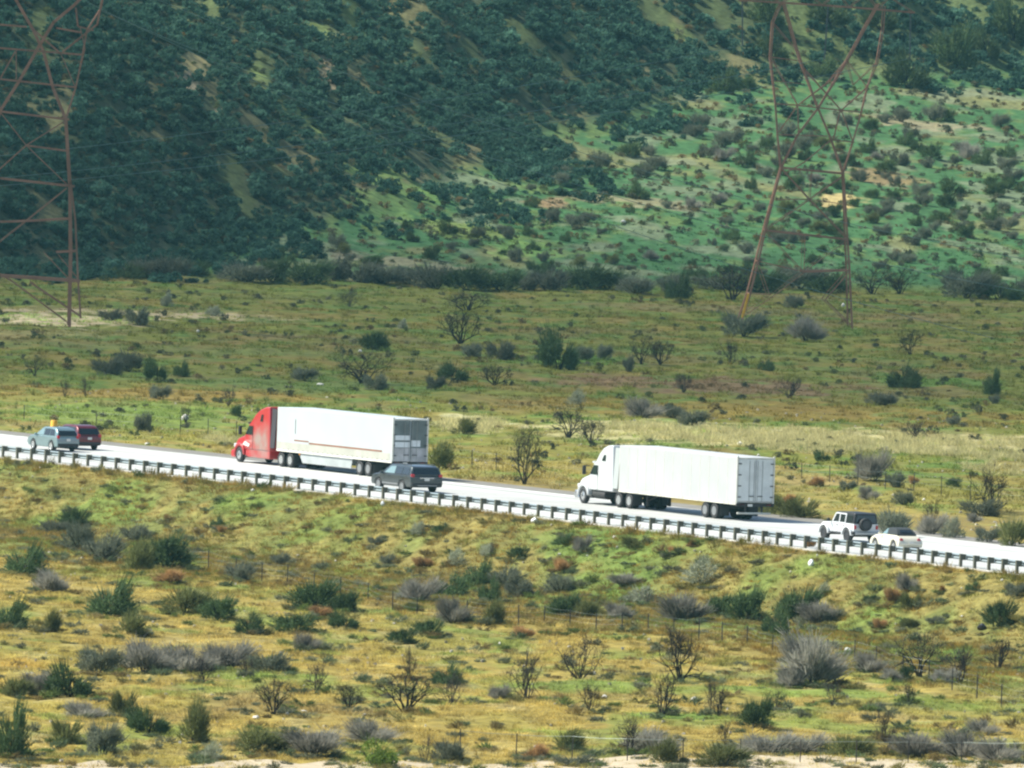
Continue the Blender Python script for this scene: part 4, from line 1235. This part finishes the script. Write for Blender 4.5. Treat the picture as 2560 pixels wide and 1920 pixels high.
# 6. white truck
g = place('semi_truck', 1772.5, 1295, 0, 1.25)
tag(g, 'all white semi truck with a plain ribbed box trailer and closed rear doors', 'truck')
g.scale = (1, 1, .957)
TW = paint('white_cab_paint', (.54, .56, .56), 0, .3)
BW = mat('white_trailer_sheet', (.41, .425, .42), .55, var=.05, var_scale=.5)
RW = mat('weathered_white_rail', (.58, .57, .50), .6, var=.2, var_scale=2)
DW = mat('white_door_panel', (.60, .63, .62), .5, var=.12, var_scale=1.5)
tractor(g, 17.6, TW, mat('grey_extender', (.36, .39, .38), .6), [(-1.6, 2.80), (-2.05, 3.40), (-2.5, 3.74), (-3.1, 3.93), (-3.8, 3.98)], None, -4.2, (12.5, 11.05), False)
trailer(g, -3.6, 12.4, 1.04, 4.06, BW, RW, DW, True)

# 7. red truck with a refrigerated white trailer
def dusty(name, c):
    m = paint(name, c, 0, .35, .4)
    nt = m.node_tree; N = nt.nodes; L = nt.links; b = N['Principled BSDF']
    tc = N.new('ShaderNodeTexCoord'); nz = N.new('ShaderNodeTexNoise'); nz.inputs['Scale'].default_value = .9; nz.inputs['Detail'].default_value = 7
    L.new(tc.outputs['Object'], nz.inputs['Vector'])
    vm = N.new('ShaderNodeVectorMath'); vm.operation = 'DISTANCE'; vm.inputs[1].default_value = (15.4, 1.2, 1.35)
    L.new(tc.outputs['Object'], vm.inputs[0])
    mr = N.new('ShaderNodeMapRange'); mr.inputs[1].default_value = 1.9; mr.inputs[2].default_value = .7; L.new(vm.outputs['Value'], mr.inputs[0])
    mr2 = N.new('ShaderNodeMapRange'); mr2.inputs[1].default_value = .32; mr2.inputs[2].default_value = .62; L.new(nz.outputs[0], mr2.inputs[0])
    mu = N.new('ShaderNodeMath'); mu.operation = 'MULTIPLY'; L.new(mr.outputs[0], mu.inputs[0]); L.new(mr2.outputs[0], mu.inputs[1])
    mx = N.new('ShaderNodeMix'); mx.data_type = 'RGBA'
    src = b.inputs['Base Color'].links[0].from_socket
    L.new(mu.outputs[0], mx.inputs[0]); L.new(src, mx.inputs[6]); mx.inputs[7].default_value = (.30, .22, .19, 1)
    L.new(mx.outputs[2], b.inputs['Base Color'])
    return m
g = place('semi_truck', 908, 1190, 0, 1.25)
tag(g, 'semi truck with a red sleeper cab and long white refrigerated trailer', 'truck')
g.scale = (1, 1, .965)
RP = dusty('red_cab_paint', (.40, .020, .022))
BR = mat('white_reefer_sheet', (.42, .46, .47), .45, var=.04, var_scale=.5)
RR = mat('pale_reefer_rail', (.62, .61, .55), .6, var=.15, var_scale=2)
DR = mat('dark_rear_door', (.13, .16, .165), .45, metal=.2, var=.25, var_scale=1.2)  # dark tone blends stainless steel with painted-in shade of the rear face
tractor(g, 18.6, RP, mat('dark_extender', (.035, .03, .035), .6), [(-1.6, 2.84), (-2.15, 3.38), (-2.85, 3.75), (-3.6, 3.95), (-4.2, 4.0)], None, -4.65, (12.2, 10.85), True)
trailer(g, -4.1, 12.75, 1.08, 4.06, BR, RR, DR, False)
CB = mat('cream_lower_panel', (.40, .40, .345), .5, var=.12, var_scale=1)
for s in (1, -1):
    panel('lower_panel', [(-3.9, s * 1.296, 1.24), (12.7, s * 1.296, 1.24), (12.7, s * 1.296, 1.72), (-3.9, s * 1.296, 1.72)], CB, g, .01, (0, s, 0))
    panel('air_intake', [(18.0, s * 1.235, 1.25), (17.1, s * 1.235, 1.12), (16.95, s * 1.235, 1.32), (17.7, s * 1.235, 1.5)], M['plate'], g, .03, (0, s, 0))
SK = mat('grey_side_skirt', (.36, .39, .39), .5, var=.12, var_scale=1)
ST = mat('brown_stripe', (.22, .105, .06), .7, var=.2, var_scale=3)
for s in (1, -1):
    panel('side_skirt', [(1.9, s * 1.2, .42), (9.0, s * 1.2, .42), (9.6, s * 1.2, 1.08), (1.7, s * 1.2, 1.08)], SK, g, .05, (0, s, 0))
    panel('side_stripe', [(-2.7, s * 1.298, 1.74), (8.0, s * 1.298, 1.74), (8.0, s * 1.298, 1.86), (-2.7, s * 1.298, 1.86)], ST, g, .014, (0, s, 0))
    panel('side_stripe', [(8.05, s * 1.298, 1.86), (10.2, s * 1.298, 1.86), (10.2, s * 1.298, 1.96), (8.05, s * 1.298, 1.96)], ST, g, .014, (0, s, 0))
    panel('door_gasket', [(10.02, s * 1.298, 2.35), (10.1, s * 1.298, 2.35), (10.1, s * 1.298, 3.35), (10.02, s * 1.298, 3.35)], M['rim_dark'], g, .014, (0, s, 0))
    panel('door_gasket', [(8.0, s * 1.298, 2.5), (8.06, s * 1.298, 2.5), (8.06, s * 1.298, 3.15), (8.0, s * 1.298, 3.15)], RR, g, .014, (0, s, 0))
    bm = bmesh.new()
    for k in range(22):
        add_box(bm, (-3.5 + 15.2 * k / 21, s * 1.315, 1.24), (.16, .012, .04))
    bm_obj('rivet_strip', bm, M['rim_dark'], g, smooth=False)
    lens('side_marker', 9.4, s * 1.25, 1.0, .16, .06, .12, M['amber_light'], g)
box('cooling_unit', (13.05, 0, 2.9), (.55, 2.1, 2.0), M['rim_grey'], g, .08)
LW = mat('lower_door_panel', (.40, .40, .41), .5, var=.35, var_scale=1.2)
for s in (1, -1):
    panel('kick_panel', [(-4.165, s * 1.15, 1.2), (-4.165, s * .05, 1.2), (-4.165, s * .05, 2.1), (-4.165, s * 1.15, 2.1)], LW, g, .02, (-1, 0, 0))
PN = mat('pale_door_panel', (.66, .70, .72), .45, var=.1, var_scale=2)
panel('door_panel', [(-4.18, 1.12, 2.62), (-4.18, .06, 2.62), (-4.18, .06, 2.94), (-4.18, 1.12, 2.94)], PN, g, .03, (-1, 0, 0))
panel('door_panel', [(-4.18, 1.12, 2.14), (-4.18, .06, 2.14), (-4.18, .06, 2.5), (-4.18, 1.12, 2.5)], PN, g, .03, (-1, 0, 0))
panel('door_panel', [(-4.18, -.06, 2.20), (-4.18, -.7, 2.20), (-4.18, -.7, 2.62), (-4.18, -.06, 2.62)], PN, g, .03, (-1, 0, 0))
# ------------------------------------------------------------------ guardrail along the near edge
gr = empty('guardrail', tuple(plane_at(1280, 1283)))
tag(gr, 'long steel guardrail on timber posts along the near edge of the road', 'guardrail')
def rail_pt(x): return Vector((x, float(rail_y(x)), 0))
def side(x):
    d = (rail_pt(x + 1) - rail_pt(x - 1)).normalized()
    return Vector((-d.y, d.x, 0)) if d.x > 0 else Vector((d.y, -d.x, 0))      # away from the camera
prof = [(0, .40), (.055, .43), (.08, .47), (.055, .51), (0, .55), (0, .575), (.055, .615), (.08, .655), (.055, .695), (0, .725)]
xs_ = np.concatenate([np.linspace(-60, -36, 6)[:-1], np.linspace(-36, 36, 61), np.linspace(36, 60, 6)[1:]])
V, T = [], []
for x in xs_:
    p, n = rail_pt(x), side(x)
    for off, z in prof:
        V.append(p + n * (.36 - off + .04) + Vector((0, 0, z)) - Vector(gr.location))
    for off, z in prof[::-1]:
        V.append(p + n * (.36 - off + .044 + .004) + Vector((0, 0, z)) - Vector(gr.location))
k = len(prof) * 2
for i in range(len(xs_) - 1):
    for q in range(k):
        a, b = i * k + q, i * k + (q + 1) % k
        T.append((a, a + k, b + k, b))
link('rail', np_mesh('rail', V, T), M['galv'], gr)
bm = bmesh.new(); add_box(bm, (0, 0, .36), (.15, .16, .80)); post_src = bm_obj('post', bm, M['timber'], gr, .012)
bm = bmesh.new(); add_box(bm, (0, 0, 0), (.15, .20, .34)); block_src = bm_obj('block', bm, M['timber'], post_src, .01)
u = -28.0
first = True
while u < 2600:
    tv = np.interp(u, [a for a, b in RAIL_TOP], [b for a, b in RAIL_TOP]) + 29
    x = plane_at(u, tv).x
    p, n = rail_pt(x), side(x)
    if first: po, bo = post_src, block_src
    else:
        po = post_src.copy(); COL.objects.link(po); bo = block_src.copy(); COL.objects.link(bo); po.parent = gr; bo.parent = po
    po.location = p - Vector(gr.location); po.rotation_euler = (random.uniform(-.015, .015), random.uniform(-.015, .015), math.atan2(-n.x, n.y))
    bo.location = (0, .185, .575)
    first = False
    u += 35.2

# ------------------------------------------------------------------ wire fences: thin steel posts and strands, each fence one thing
def fence(name, label, pts, hpx, strands, wire_r, post_r, lean=.02):
    P = [at(a, b) for a, b in pts]
    root = empty(name, P[len(P) // 2])
    tag(root, label, 'fence')
    H = []
    for p, h in zip(P, hpx):
        hm = h / (F_PX / p.y)
        H.append(hm)
        bm = bmesh.new()
        add_box(bm, (0, 0, hm / 2 - .15), (post_r * 2, post_r * 1.2, hm + .3))
        add_box(bm, (0, post_r * 1.1, hm / 2), (post_r * .5, post_r * 1.4, hm))
        o = bm_obj('fence_post', bm, M['fence_steel'], root, smooth=False)
        o.location = p - Vector(root.location); o.rotation_euler = (random.uniform(-lean, lean), random.uniform(-lean, lean), random.uniform(-.3, .3))
    for k in range(strands):
        fz = .94 - k * .8 / max(1, strands)
        bm = bmesh.new()
        for i in range(len(P) - 1):
            a = P[i] + Vector((0, 0, H[i] * fz)) - Vector(root.location); b = P[i + 1] + Vector((0, 0, H[i + 1] * fz)) - Vector(root.location)
            m_ = (a + b) / 2 - Vector((0, 0, .012 * (b - a).length))
            add_tube(bm, a, m_, wire_r, 4); add_tube(bm, m_, b, wire_r, 4)
        bm_obj('wire', bm, M['wire'], root, smooth=False)
    return root
FP = [(395, 1412, 42), (461, 1420, 44), (521, 1426, 50), (590, 1440, 46), (654, 1452, 46), (718, 1463, 52), (784, 1478, 46), (851, 1488, 46), (920, 1502, 46), (981, 1527, 50), (1042, 1539, 46), (1105, 1542, 46), (1168, 1547, 47), (1232, 1554, 46),
      (1296, 1562, 50), (1360, 1558, 44), (1425, 1568, 44), (1490, 1578, 44), (1555, 1580, 48), (1620, 1578, 44), (1684, 1588, 46), (1747, 1598, 52), (1805, 1604, 50), (1868, 1610, 46), (1931, 1626, 40), (2000, 1636, 44), (2068, 1644, 46), (2136, 1658, 58), (2190, 1664, 50), (2256, 1690, 52),
      (2322, 1700, 52), (2380, 1724, 54), (2442, 1746, 60), (2503, 1771, 62), (2570, 1790, 64)]
fence('wire_fence', 'thin wire fence on steel posts running through the scrub below the guardrail slope', [(a, b) for a, b, c in FP], [c for a, b, c in FP], 3, .004, .028)
fence('wire_fence', 'low wire fence along the sandy track, its pale top strand showing', [(1150, 1888), (1290, 1893), (1430, 1899), (1568, 1905), (1707, 1907), (1850, 1908), (2000, 1909), (2140, 1910), (2270, 1911), (2403, 1912), (2560, 1914)],
      [66, 60, 62, 62, 62, 62, 60, 60, 60, 60, 60], 1, .009, .022)
FF = [(60, 1048, 36), (240, 1070, 40), (376, 1080, 44), (450, 1086, 42), (520, 1090, 44), (590, 1098, 46), (1180, 1168, 44), (1240, 1176, 44), (1330, 1190, 44), (2004, 1197, 40), (2074, 1205, 42), (2144, 1214, 44), (2213, 1222, 44), (2284, 1231, 50), (2353, 1240, 50), (2425, 1250, 48), (2495, 1258, 48), (2570, 1268, 48)]
fence('wire_fence', 'faint wire fence on steel posts in the grass beyond the far shoulder', [(a, b) for a, b, c in FF], [c for a, b, c in FF], 2, .005, .026)

# ------------------------------------------------------------------ transmission pylons: front frame read off the photo in its own upright plane
def pylon(label, sx, sy, ox, oy, y0, base_uv, members, yaw, depth0, z_waist, cat='pylon'):
    """members: part -> list of (polyline in crop units, thickness m); depth0: distance between the two faces at the base"""
    base = at(*base_uv)
    root = empty('transmission_pylon', base)
    tag(root, label, cat)
    nrm = Vector((math.sin(yaw), -math.cos(yaw), 0))            # plane normal, towards the camera
    org = Vector(base)
    def P(c, back=0.0):
        u, v = ox + c[0] / sx, oy + c[1] / sy
        d = ray(u, v)
        C0 = Vector((0, 0, CAM_H))
        t = (org - C0).dot(nrm) / d.dot(nrm)
        w = C0 + d * t
        h = max(0.0, w.z - base.z)
        dep = depth0 * max(.16, abs(1 - h / z_waist) ** .9 if h < z_waist else min(.5, (h - z_waist) / z_waist * 1.4))
        sink = Vector((0, 0, 0))
        return w - nrm * dep * back - org + sink
    def bars(bm, poly, th, back=0.0):
        pts = [P(c, back) for c in poly]
        for a, b in zip(pts[:-1], pts[1:]):
            d = b - a
            q = d.to_track_quat('X', 'Z').to_matrix()
            add_box(bm, (a + b) / 2, (d.length + th * .5, th, th), q)
    for part, rows in members.items():
        if part in ('leg', 'insulator', 'climbing_guard', 'bare_leg', 'outer_frame'):
            for poly, th in rows:
                for back in ((0.0, 1.0) if part in ('leg', 'outer_frame') else (0.0,)):
                    bm = bmesh.new(); bars(bm, poly, th * (.8 if back else 1.0), back)
                    bm_obj('leg' if part == 'bare_leg' else part, bm, M['insul'] if part == 'insulator' else (M['yellow'] if part == 'climbing_guard' else M['rust']), root, smooth=False)
        else:
            bm = bmesh.new()
            for poly, th in rows:
                bars(bm, poly, th)
                bars(bm, poly, th * .6, 1.0)
            if part == 'bracing':                                # ties between the two faces
                for poly, th in members['leg']:
                    for c in poly[1:]:
                        a, b = P(c, 0), P(c, 1.0)
                        d = b - a
                        if d.length > .2: add_box(bm, (a + b) / 2, (d.length, .08, .08), d.to_track_quat('X', 'Z').to_matrix())
            bm_obj(part, bm, M['rust'], root, smooth=False)
    return root, P, base

T1, T2, T3 = .19, .13, .075
right_members = {
    'leg': [([(66, 1590), (110, 1450), (150, 1290), (185, 1135), (263, 830)], T1), ([(613, 1625), (600, 1335), (590, 1180), (570, 855)], T1)],
    'waist_truss': [([(263, 830), (345, 665), (445, 535), (490, 462), (590, 300), (700, 100), (745, 20)], T1), ([(570, 855), (510, 690), (445, 535), (370, 330), (335, 220), (280, 20)], T1)],
    'outer_frame': [([(263, 830), (245, 660), (235, 515), (213, 280), (225, 110), (265, 15)], T2), ([(570, 855), (618, 700), (660, 552), (690, 430), (740, 310), (768, 150), (775, 30)], T2 * .8)],
    'bracing': [([(263, 828), (570, 857)], T1 * 1.15), ([(185, 1137), (590, 1182)], T1 * 1.15), ([(375, 1342), (600, 1335)], T1), ([(150, 1290), (375, 1342)], T2 * .8), ([(110, 1450), (212, 1456)], T3), ([(240, 985), (405, 985), (575, 1008)], T3),
                ([(263, 830), (405, 985), (590, 1175)], T2 * .8), ([(570, 870), (405, 985), (185, 1135)], T2 * .8), ([(415, 842), (405, 985)], T3), ([(380, 1160), (375, 1342)], T3), ([(590, 1185), (375, 1342)], T3), ([(185, 1140), (375, 1342)], T3),
                ([(600, 1340), (480, 1480), (608, 1605)], T2 * .8), ([(150, 1295), (205, 1455)], T3), ([(375, 1345), (240, 1450), (80, 1560)], T3),
                ([(235, 512), (345, 520), (560, 545), (662, 553)], T2), ([(245, 664), (490, 672)], T2 * .8), ([(510, 690), (625, 703)], T2 * .8), ([(345, 520), (490, 412), (590, 300)], T2 * .8), ([(345, 520), (245, 662)], T3), ([(345, 520), (350, 665)], T3),
                ([(345, 520), (225, 300)], T3), ([(560, 545), (370, 330)], T2 * .8), ([(560, 545), (618, 700)], T2 * .7), ([(555, 545), (522, 690)], T2 * .7), ([(560, 545), (690, 430)], T2 * .7), ([(620, 420), (590, 300)], T3), ([(620, 420), (740, 310)], T3),
                ([(213, 282), (350, 300)], T2 * .7), ([(225, 112), (340, 250)], T3), ([(235, 400), (380, 415)], T3), ([(590, 300), (690, 430)], T3), ([(280, 860), (380, 800), (510, 690)], T3)],
    'crossarm': [([(60, 0), (210, 10), (470, 26), (660, 40), (920, 62)], T1), ([(140, -60), (660, -32), (860, -10)], T2), ([(60, 0), (140, -60), (265, 15), (380, -46), (470, 26), (545, -38), (600, 36), (690, -28), (745, 46), (800, -16), (920, 62)], T3)],
    'insulator': [([(71, 6), (71, 225)], .13), ([(494, 34), (476, 290)], .13), ([(902, 62), (898, 290)], .13)],
    'climbing_guard': [([(101, 1452), (72, 1565)], .22)],
}
pr, PR, _ = pylon('rusty lattice pylon with yellow guard at one foot, left of the boulders', 1.975, 1.975, 1820, 0, 0, (1992, 819), right_members, math.radians(3), 5.5, 20.0) if False else \
    pylon('whole rusty lattice power pylon with a yellow climbing guard on one leg', 1.975, 1.975, 1820, 0, 0, (1992, 819), right_members, math.radians(3), 5.5, 20.0)
T1, T2, T3 = .27, .17, .09
left_members = {
    'leg': [([(343, 1610), (350, 1250), (346, 905), (325, 590)], T1 * 1.05), ([(-278, 1575), (-190, 1250), (-100, 880), (0, 548)], T1 * 1.05)],
    'bare_leg': [([(398, 1570), (385, 1380), (372, 1090), (350, 905)], T2)],
    'waist_truss': [([(325, 590), (262, 435), (215, 255), (165, 150), (88, 15), (50, -50)], T1), ([(0, 548), (95, 400), (180, 250), (265, 110), (370, 22), (430, -40)], T1)],
    'outer_frame': [([(325, 590), (375, 430), (408, 270), (430, 150), (500, 40), (515, -40)], T2 * .8), ([(0, 548), (-20, 390), (-40, 240), (-50, 60), (-20, -60)], T2 * .8)],
    'bracing': [([(-230, 1352), (0, 1362), (392, 1388)], T1), ([(-60, 872), (0, 880), (365, 920)], T1 * .8), ([(0, 550), (340, 590)], T1 * .7), ([(-20, 388), (372, 431)], T2), ([(-40, 234), (405, 270)], T2), ([(-40, 118), (130, 132)], T2), ([(280, 138), (400, 160)], T2),
                ([(130, 718), (340, 746)], T2), ([(-140, 1100), (130, 1092), (340, 1080)], T2), ([(280, 1245), (380, 1240)], T2), ([(80, 240), (80, 390)], T3), ([(0, 390), (75, 255)], T2 * .8), ([(310, 255), (480, 120), (505, 0)], T2), ([(375, 40), (385, 130), (460, 150)], T2 * .8),
                ([(88, 20), (170, 150), (300, 265)], T2), ([(300, 265), (372, 430)], T3), ([(395, 130), (420, 240), (375, 430)], T3), ([(-60, 1240), (130, 1092), (330, 930)], T3), ([(0, 552), (130, 718), (330, 910)], T3), ([(325, 595), (130, 718), (-40, 870)], T3),
                ([(150, 1395), (396, 1562)], T2 * .8), ([(60, 1390), (332, 1592)], T3), ([(220, 1250), (345, 1382)], T3), ([(290, 1260), (382, 1372)], T3), ([(-190, 1250), (60, 1390)], T3)],
    'crossarm': [([(-250, -70), (60, -54), (520, -30), (800, -12)], T1), ([(-160, -130), (500, -100), (720, -80)], T2)],
}
pl, PL, _ = pylon('rusty power pylon cut off by the picture edge, bare sand at its foot', 1.975, 1.975, 0, 0, 0, (150, 820), left_members, math.radians(3), 6.0, 24.0)

# ------------------------------------------------------------------ conductors
def cable(label, P0, d, L, s0, curve, r=.030):
    pts = []
    for k in range(61):
        t = L * k / 60
        pts.append(P0 + d * t + Vector((0, 0, -s0 * t + curve * t * t)))
    bm = bmesh.new()
    for p, q in zip(pts[:-1], pts[1:]): add_tube(bm, p, q, r, 5)
    o = bm_obj('power_line', bm, M['cable'])
    return tag(o, label, 'power line')
rb = Vector(pr.location)
away = Vector((-.77, -.64, 0))
for c, lab in (((71, 225), 'thin power line from the outermost insulator, crossing the dark hillside highest'), ((476, 290), 'thin power line from the middle insulator of the whole pylon'), ((898, 290), 'thin power line from the insulator nearest the boulder-strewn hill')):
    P0 = Vector(PR(c)) + rb
    cable(lab, P0, away, 170, .175, .00042)
lb = Vector(pl.location)
for c, s0, lab in (((505, 55), .31, 'power line sloping from the cut off pylon, the upper of three'), ((430, 10), .36, 'power line sloping from the cut off pylon, the middle of three'), ((760, -10), .30, 'power line sloping from the cut off pylon, the lowest of three')):
    P0 = Vector(PL(c)) + lb
    cable(lab, P0, -away, 150, s0, .00085)

# ------------------------------------------------------------------ yellow drum, rocks and litter
p = at(134, 1098)
g = empty('yellow_drum', p)
tag(g, 'yellow plastic drum standing on the far shoulder above the silver-green car', 'drum')
bm = bmesh.new()
add_lathe(bm, [(.30, -.02), (.30, .12), (.27, .16), (.27, .40), (.29, .44), (.26, .48), (.25, .80), (.27, .84), (.24, .90), (.23, 1.24), (.20, 1.30), (.02, 1.31)], 24)
o = bm_obj('drum_body', bm, M['yellow'], g); o.rotation_euler = (math.pi / 2, 0, 0)
bm = bmesh.new(); add_lathe(bm, [(.40, 0), (.40, .06), (.31, .08)], 20)
o = bm_obj('base_ring', bm, M['black'], g); o.rotation_euler = (math.pi / 2, 0, 0)
bm = bmesh.new(); add_lathe(bm, [(.262, .52), (.262, .70)], 24)
o = bm_obj('reflective_band', bm, mat('pale_band', (.8, .55, .12), .4), g); o.rotation_euler = (math.pi / 2, 0, 0)

def rock(name, u, v, w, h, m, label, cat, group=None, seed=0):
    p = at(u, v); s = F_PX / p.y
    rs = np.random.RandomState(seed)
    bm = bmesh.new()
    bmesh.ops.create_icosphere(bm, subdivisions=2, radius=.5)
    for q in bm.verts:
        n = vnoise(q.co.x * 3 + seed, q.co.y * 3 + q.co.z * 2, seed)
        q.co = Vector((q.co.x * w / s, q.co.y * w / s * .8, max(-.25, q.co.z + .28) * h / s * 1.3)) * (.75 + .5 * float(n))
    o = bm_obj(name, bm, m, None, smooth=False)
    o.location = p; o.rotation_euler = (0, 0, rs.uniform(0, 6))
    return tag(o, label, cat, group)
LT = mat('white_plastic', (.75, .77, .76), .5, var=.08, var_scale=5)
BAG = mat('black_bag', (.008, .008, .009), .45)
rock('plastic_bag', 2027, 1414, 17, 15, LT, 'white plastic bag caught on the slope below the off-roader', 'litter', seed=1)
rock('plastic_bag', 1336, 1306, 17, 11, LT, 'white plastic bag lying just under the guardrail ahead of the white truck', 'litter', seed=2)
rock('plastic_bag', 957, 1264, 12, 10, LT, 'round white plastic bag on the slope below the dark sport utility', 'litter', seed=3)
rock('black_bag', 2455, 1574, 26, 14, BAG, 'black rubbish bag lying beside a round dark green shrub', 'litter', seed=4)
ROCKS = [(632, 1228, 12, 6), (368, 1112, 18, 7), (1454, 1313, 7, 5), (1536, 1346, 12, 7), (1399, 1388, 9, 6), (1543, 1370, 8, 5), (1468, 1391, 7, 4), (1582, 1562, 15, 8), (1639, 1506, 9, 4), (1484, 1686, 12, 8), (1512, 1745, 16, 7), (1735, 1752, 20, 9),
         (1310, 1668, 9, 6), (2118, 1634, 20, 14), (2240, 1503, 9, 5), (2405, 1542, 9, 4), (2404, 1472, 7, 4), (2505, 1452, 8, 5), (2043, 1390, 6, 5), (839, 1403, 10, 3), (1014, 1332, 7, 4), (1249, 1612, 9, 7), (638, 1797, 22, 9), (718, 1786, 12, 6), (758, 1781, 20, 6), (462, 1050, 20, 14), (1850, 1112, 18, 8), (1896, 1141, 8, 6), (2310, 1251, 9, 5), (900, 880, 10, 6), (495, 830, 9, 6), (2108, 766, 10, 7), (800, 963, 20, 5), (1558, 556, 14, 6)]
ROCK_OBJS = []
for i, (a, b, c, d) in enumerate(ROCKS):
    o = rock('pale_rock', a, b, c, d, M['rock'], None, 'rock', seed=10 + i)
    ROCK_OBJS.append((o, a, b, c))

# ------------------------------------------------------------------ labels for the shrubs and rocks: look first, then what they stand beside, then order
ORD = 'first second third fourth fifth sixth seventh eighth ninth tenth eleventh twelfth thirteenth fourteenth fifteenth sixteenth seventeenth eighteenth nineteenth twentieth'.split()
def ordw(i):
    if i < 20: return ORD[i]
    t = ['twenty', 'thirty', 'forty', 'fifty', 'sixty', 'seventy'][i // 10 - 1 if i % 10 != 9 else i // 10 - 1]
    k = (i + 1) % 10
    tens = ['', '', 'twenty', 'thirty', 'forty', 'fifty', 'sixty', 'seventy', 'eighty', 'ninety']
    if k == 0: return {30: 'thirtieth', 40: 'fortieth', 50: 'fiftieth', 60: 'sixtieth', 70: 'seventieth'}.get(i + 1, 'last')
    return tens[(i + 1) // 10] + '-' + ORD[k - 1]

def zone(u, v):
    rail = np.interp(u, [a for a, b in RAIL_TOP], [b for a, b in RAIL_TOP]) + 29
    edge = np.interp(u, [a for a, b in FAR_EDGE], [b for a, b in FAR_EDGE])
    fen = np.interp(u, [a for a, b, c in FP], [b for a, b, c in FP])
    foot = 706 + u * 38 / 2560
    if v > 1835 + (u < 900) * -10: return 'along the sandy track'
    if v > rail:
        if v < rail + 115: return 'on the bank below the guardrail'
        if v < fen + 8: return 'between guardrail bank and wire fence'
        return 'on the plain before the wire fence'
    if v > edge - 95 - (u > 1500) * 30: return 'beside the far road shoulder'
    if v > 880: return 'on the flat behind the trucks'
    if v > foot + 32: return 'on the flat around the pylon feet'
    if v > foot - 26: return 'along the foot of the hill'
    if v > 430 or u < 1500: return 'on the green rise'
    return 'high on the stony hillside'

GROUPS = {}
for o, k, u, v, w, h in PLANTS:
    size = 'large' if w >= 85 else ('small' if w < 45 else 'medium-sized')
    GROUPS.setdefault((k, size, zone(u, v)), []).append((u, v, o))
for (k, size, z), L_ in GROUPS.items():
    L_.sort(key=lambda t: t[0])
    adj, cat = KINDS[k][4], KINDS[k][5]
    for i, (u, v, o) in enumerate(L_):
        if len(L_) == 1: lab = f'{size} {adj} shrub, the only one {z}'
        elif i == len(L_) - 1: lab = f'{size} {adj} shrub {z}, last from the left'
        else: lab = f'{size} {adj} shrub {z}, {ordw(i)} from the left'
        tag(o, lab, 'shrub', f'{adj} shrubs {z}')
RG = {}
for o, u, v, w in ROCK_OBJS:
    RG.setdefault(zone(u, v), []).append((u, o))
for z, L_ in RG.items():
    L_.sort(key=lambda t: t[0])
    for i, (u, o) in enumerate(L_):
        tag(o, (f'pale rock, the only one {z}' if len(L_) == 1 else f'pale rock lying {z}, {ordw(i)} from the left'), 'rock', f'pale rocks {z}')
# ------------------------------------------------------------------ air: one closed box of thin haze round camera and ground
def haze_box():
    bm = bmesh.new()
    add_box(bm, (0, 1350, 90), (2700, 3200, 200))
    m = bpy.data.materials.new('thin_air'); m.use_nodes = True
    N = m.node_tree.nodes; N.clear()
    out = N.new('ShaderNodeOutputMaterial'); v = N.new('ShaderNodeVolumePrincipled')
    v.inputs['Color'].default_value = (.35, .85, .95, 1)
    v.inputs['Density'].default_value = HAZE
    v.inputs['Anisotropy'].default_value = 0.2
    m.node_tree.links.new(v.outputs[0], out.inputs['Volume'])
    o = bm_obj('haze', bm, m, None, smooth=False)
    tag(o, kind='stuff')
HAZE = 0.000034
haze_box()

# ------------------------------------------------------------------ the cloud whose shadow lies on the far plain and the dark hillside
def cloud(cx, cy, ax, ay, dens):
    h = 420.0
    k = h / math.tan(SUN_EL)
    bm = bmesh.new()
    bmesh.ops.create_icosphere(bm, subdivisions=5, radius=1.0)
    for q in bm.verts:
        n = float(fbm(q.co.x * 2.2 + 9, q.co.y * 2.2 + q.co.z, 201, 4)) - .5
        q.co = Vector((q.co.x * ax, q.co.y * ay, q.co.z * (26 if q.co.z > 0 else 9))) * (1 + n * .55)
    m = bpy.data.materials.new('cloud_vapour'); m.use_nodes = True
    N = m.node_tree.nodes; L = m.node_tree.links; N.clear()
    out = N.new('ShaderNodeOutputMaterial'); mx = N.new('ShaderNodeMixShader'); tr = N.new('ShaderNodeBsdfTransparent'); df = N.new('ShaderNodeBsdfDiffuse')
    df.inputs[0].default_value = (.9, .9, .9, 1)
    tc = N.new('ShaderNodeTexCoord'); vm = N.new('ShaderNodeVectorMath'); vm.operation = 'MULTIPLY'; vm.inputs[1].default_value = (1 / ax, 1 / ay, 0)
    L.new(tc.outputs['Object'], vm.inputs[0])
    ln = N.new('ShaderNodeVectorMath'); ln.operation = 'LENGTH'; L.new(vm.outputs[0], ln.inputs[0])
    nz = N.new('ShaderNodeTexNoise'); nz.inputs['Scale'].default_value = .02; nz.inputs['Detail'].default_value = 4; L.new(tc.outputs['Object'], nz.inputs['Vector'])
    ad = N.new('ShaderNodeMath'); ad.operation = 'MULTIPLY_ADD'; L.new(nz.outputs[0], ad.inputs[0]); ad.inputs[1].default_value = .35; L.new(ln.outputs['Value'], ad.inputs[2])
    mr = N.new('ShaderNodeMapRange'); mr.inputs[1].default_value = 1.12; mr.inputs[2].default_value = .86; mr.inputs[3].default_value = 0; mr.inputs[4].default_value = dens
    L.new(ad.outputs[0], mr.inputs[0]); L.new(mr.outputs[0], mx.inputs[0]); L.new(tr.outputs[0], mx.inputs[1]); L.new(df.outputs[0], mx.inputs[2]); L.new(mx.outputs[0], out.inputs[0])
    o = bm_obj('cloud', bm, m, None)
    o.location = (cx + SUN_DIR_XY.x * k, cy + SUN_DIR_XY.y * k, h)
    tag(o, kind='stuff')
cloud(20, 1215, 340, 262, .31)
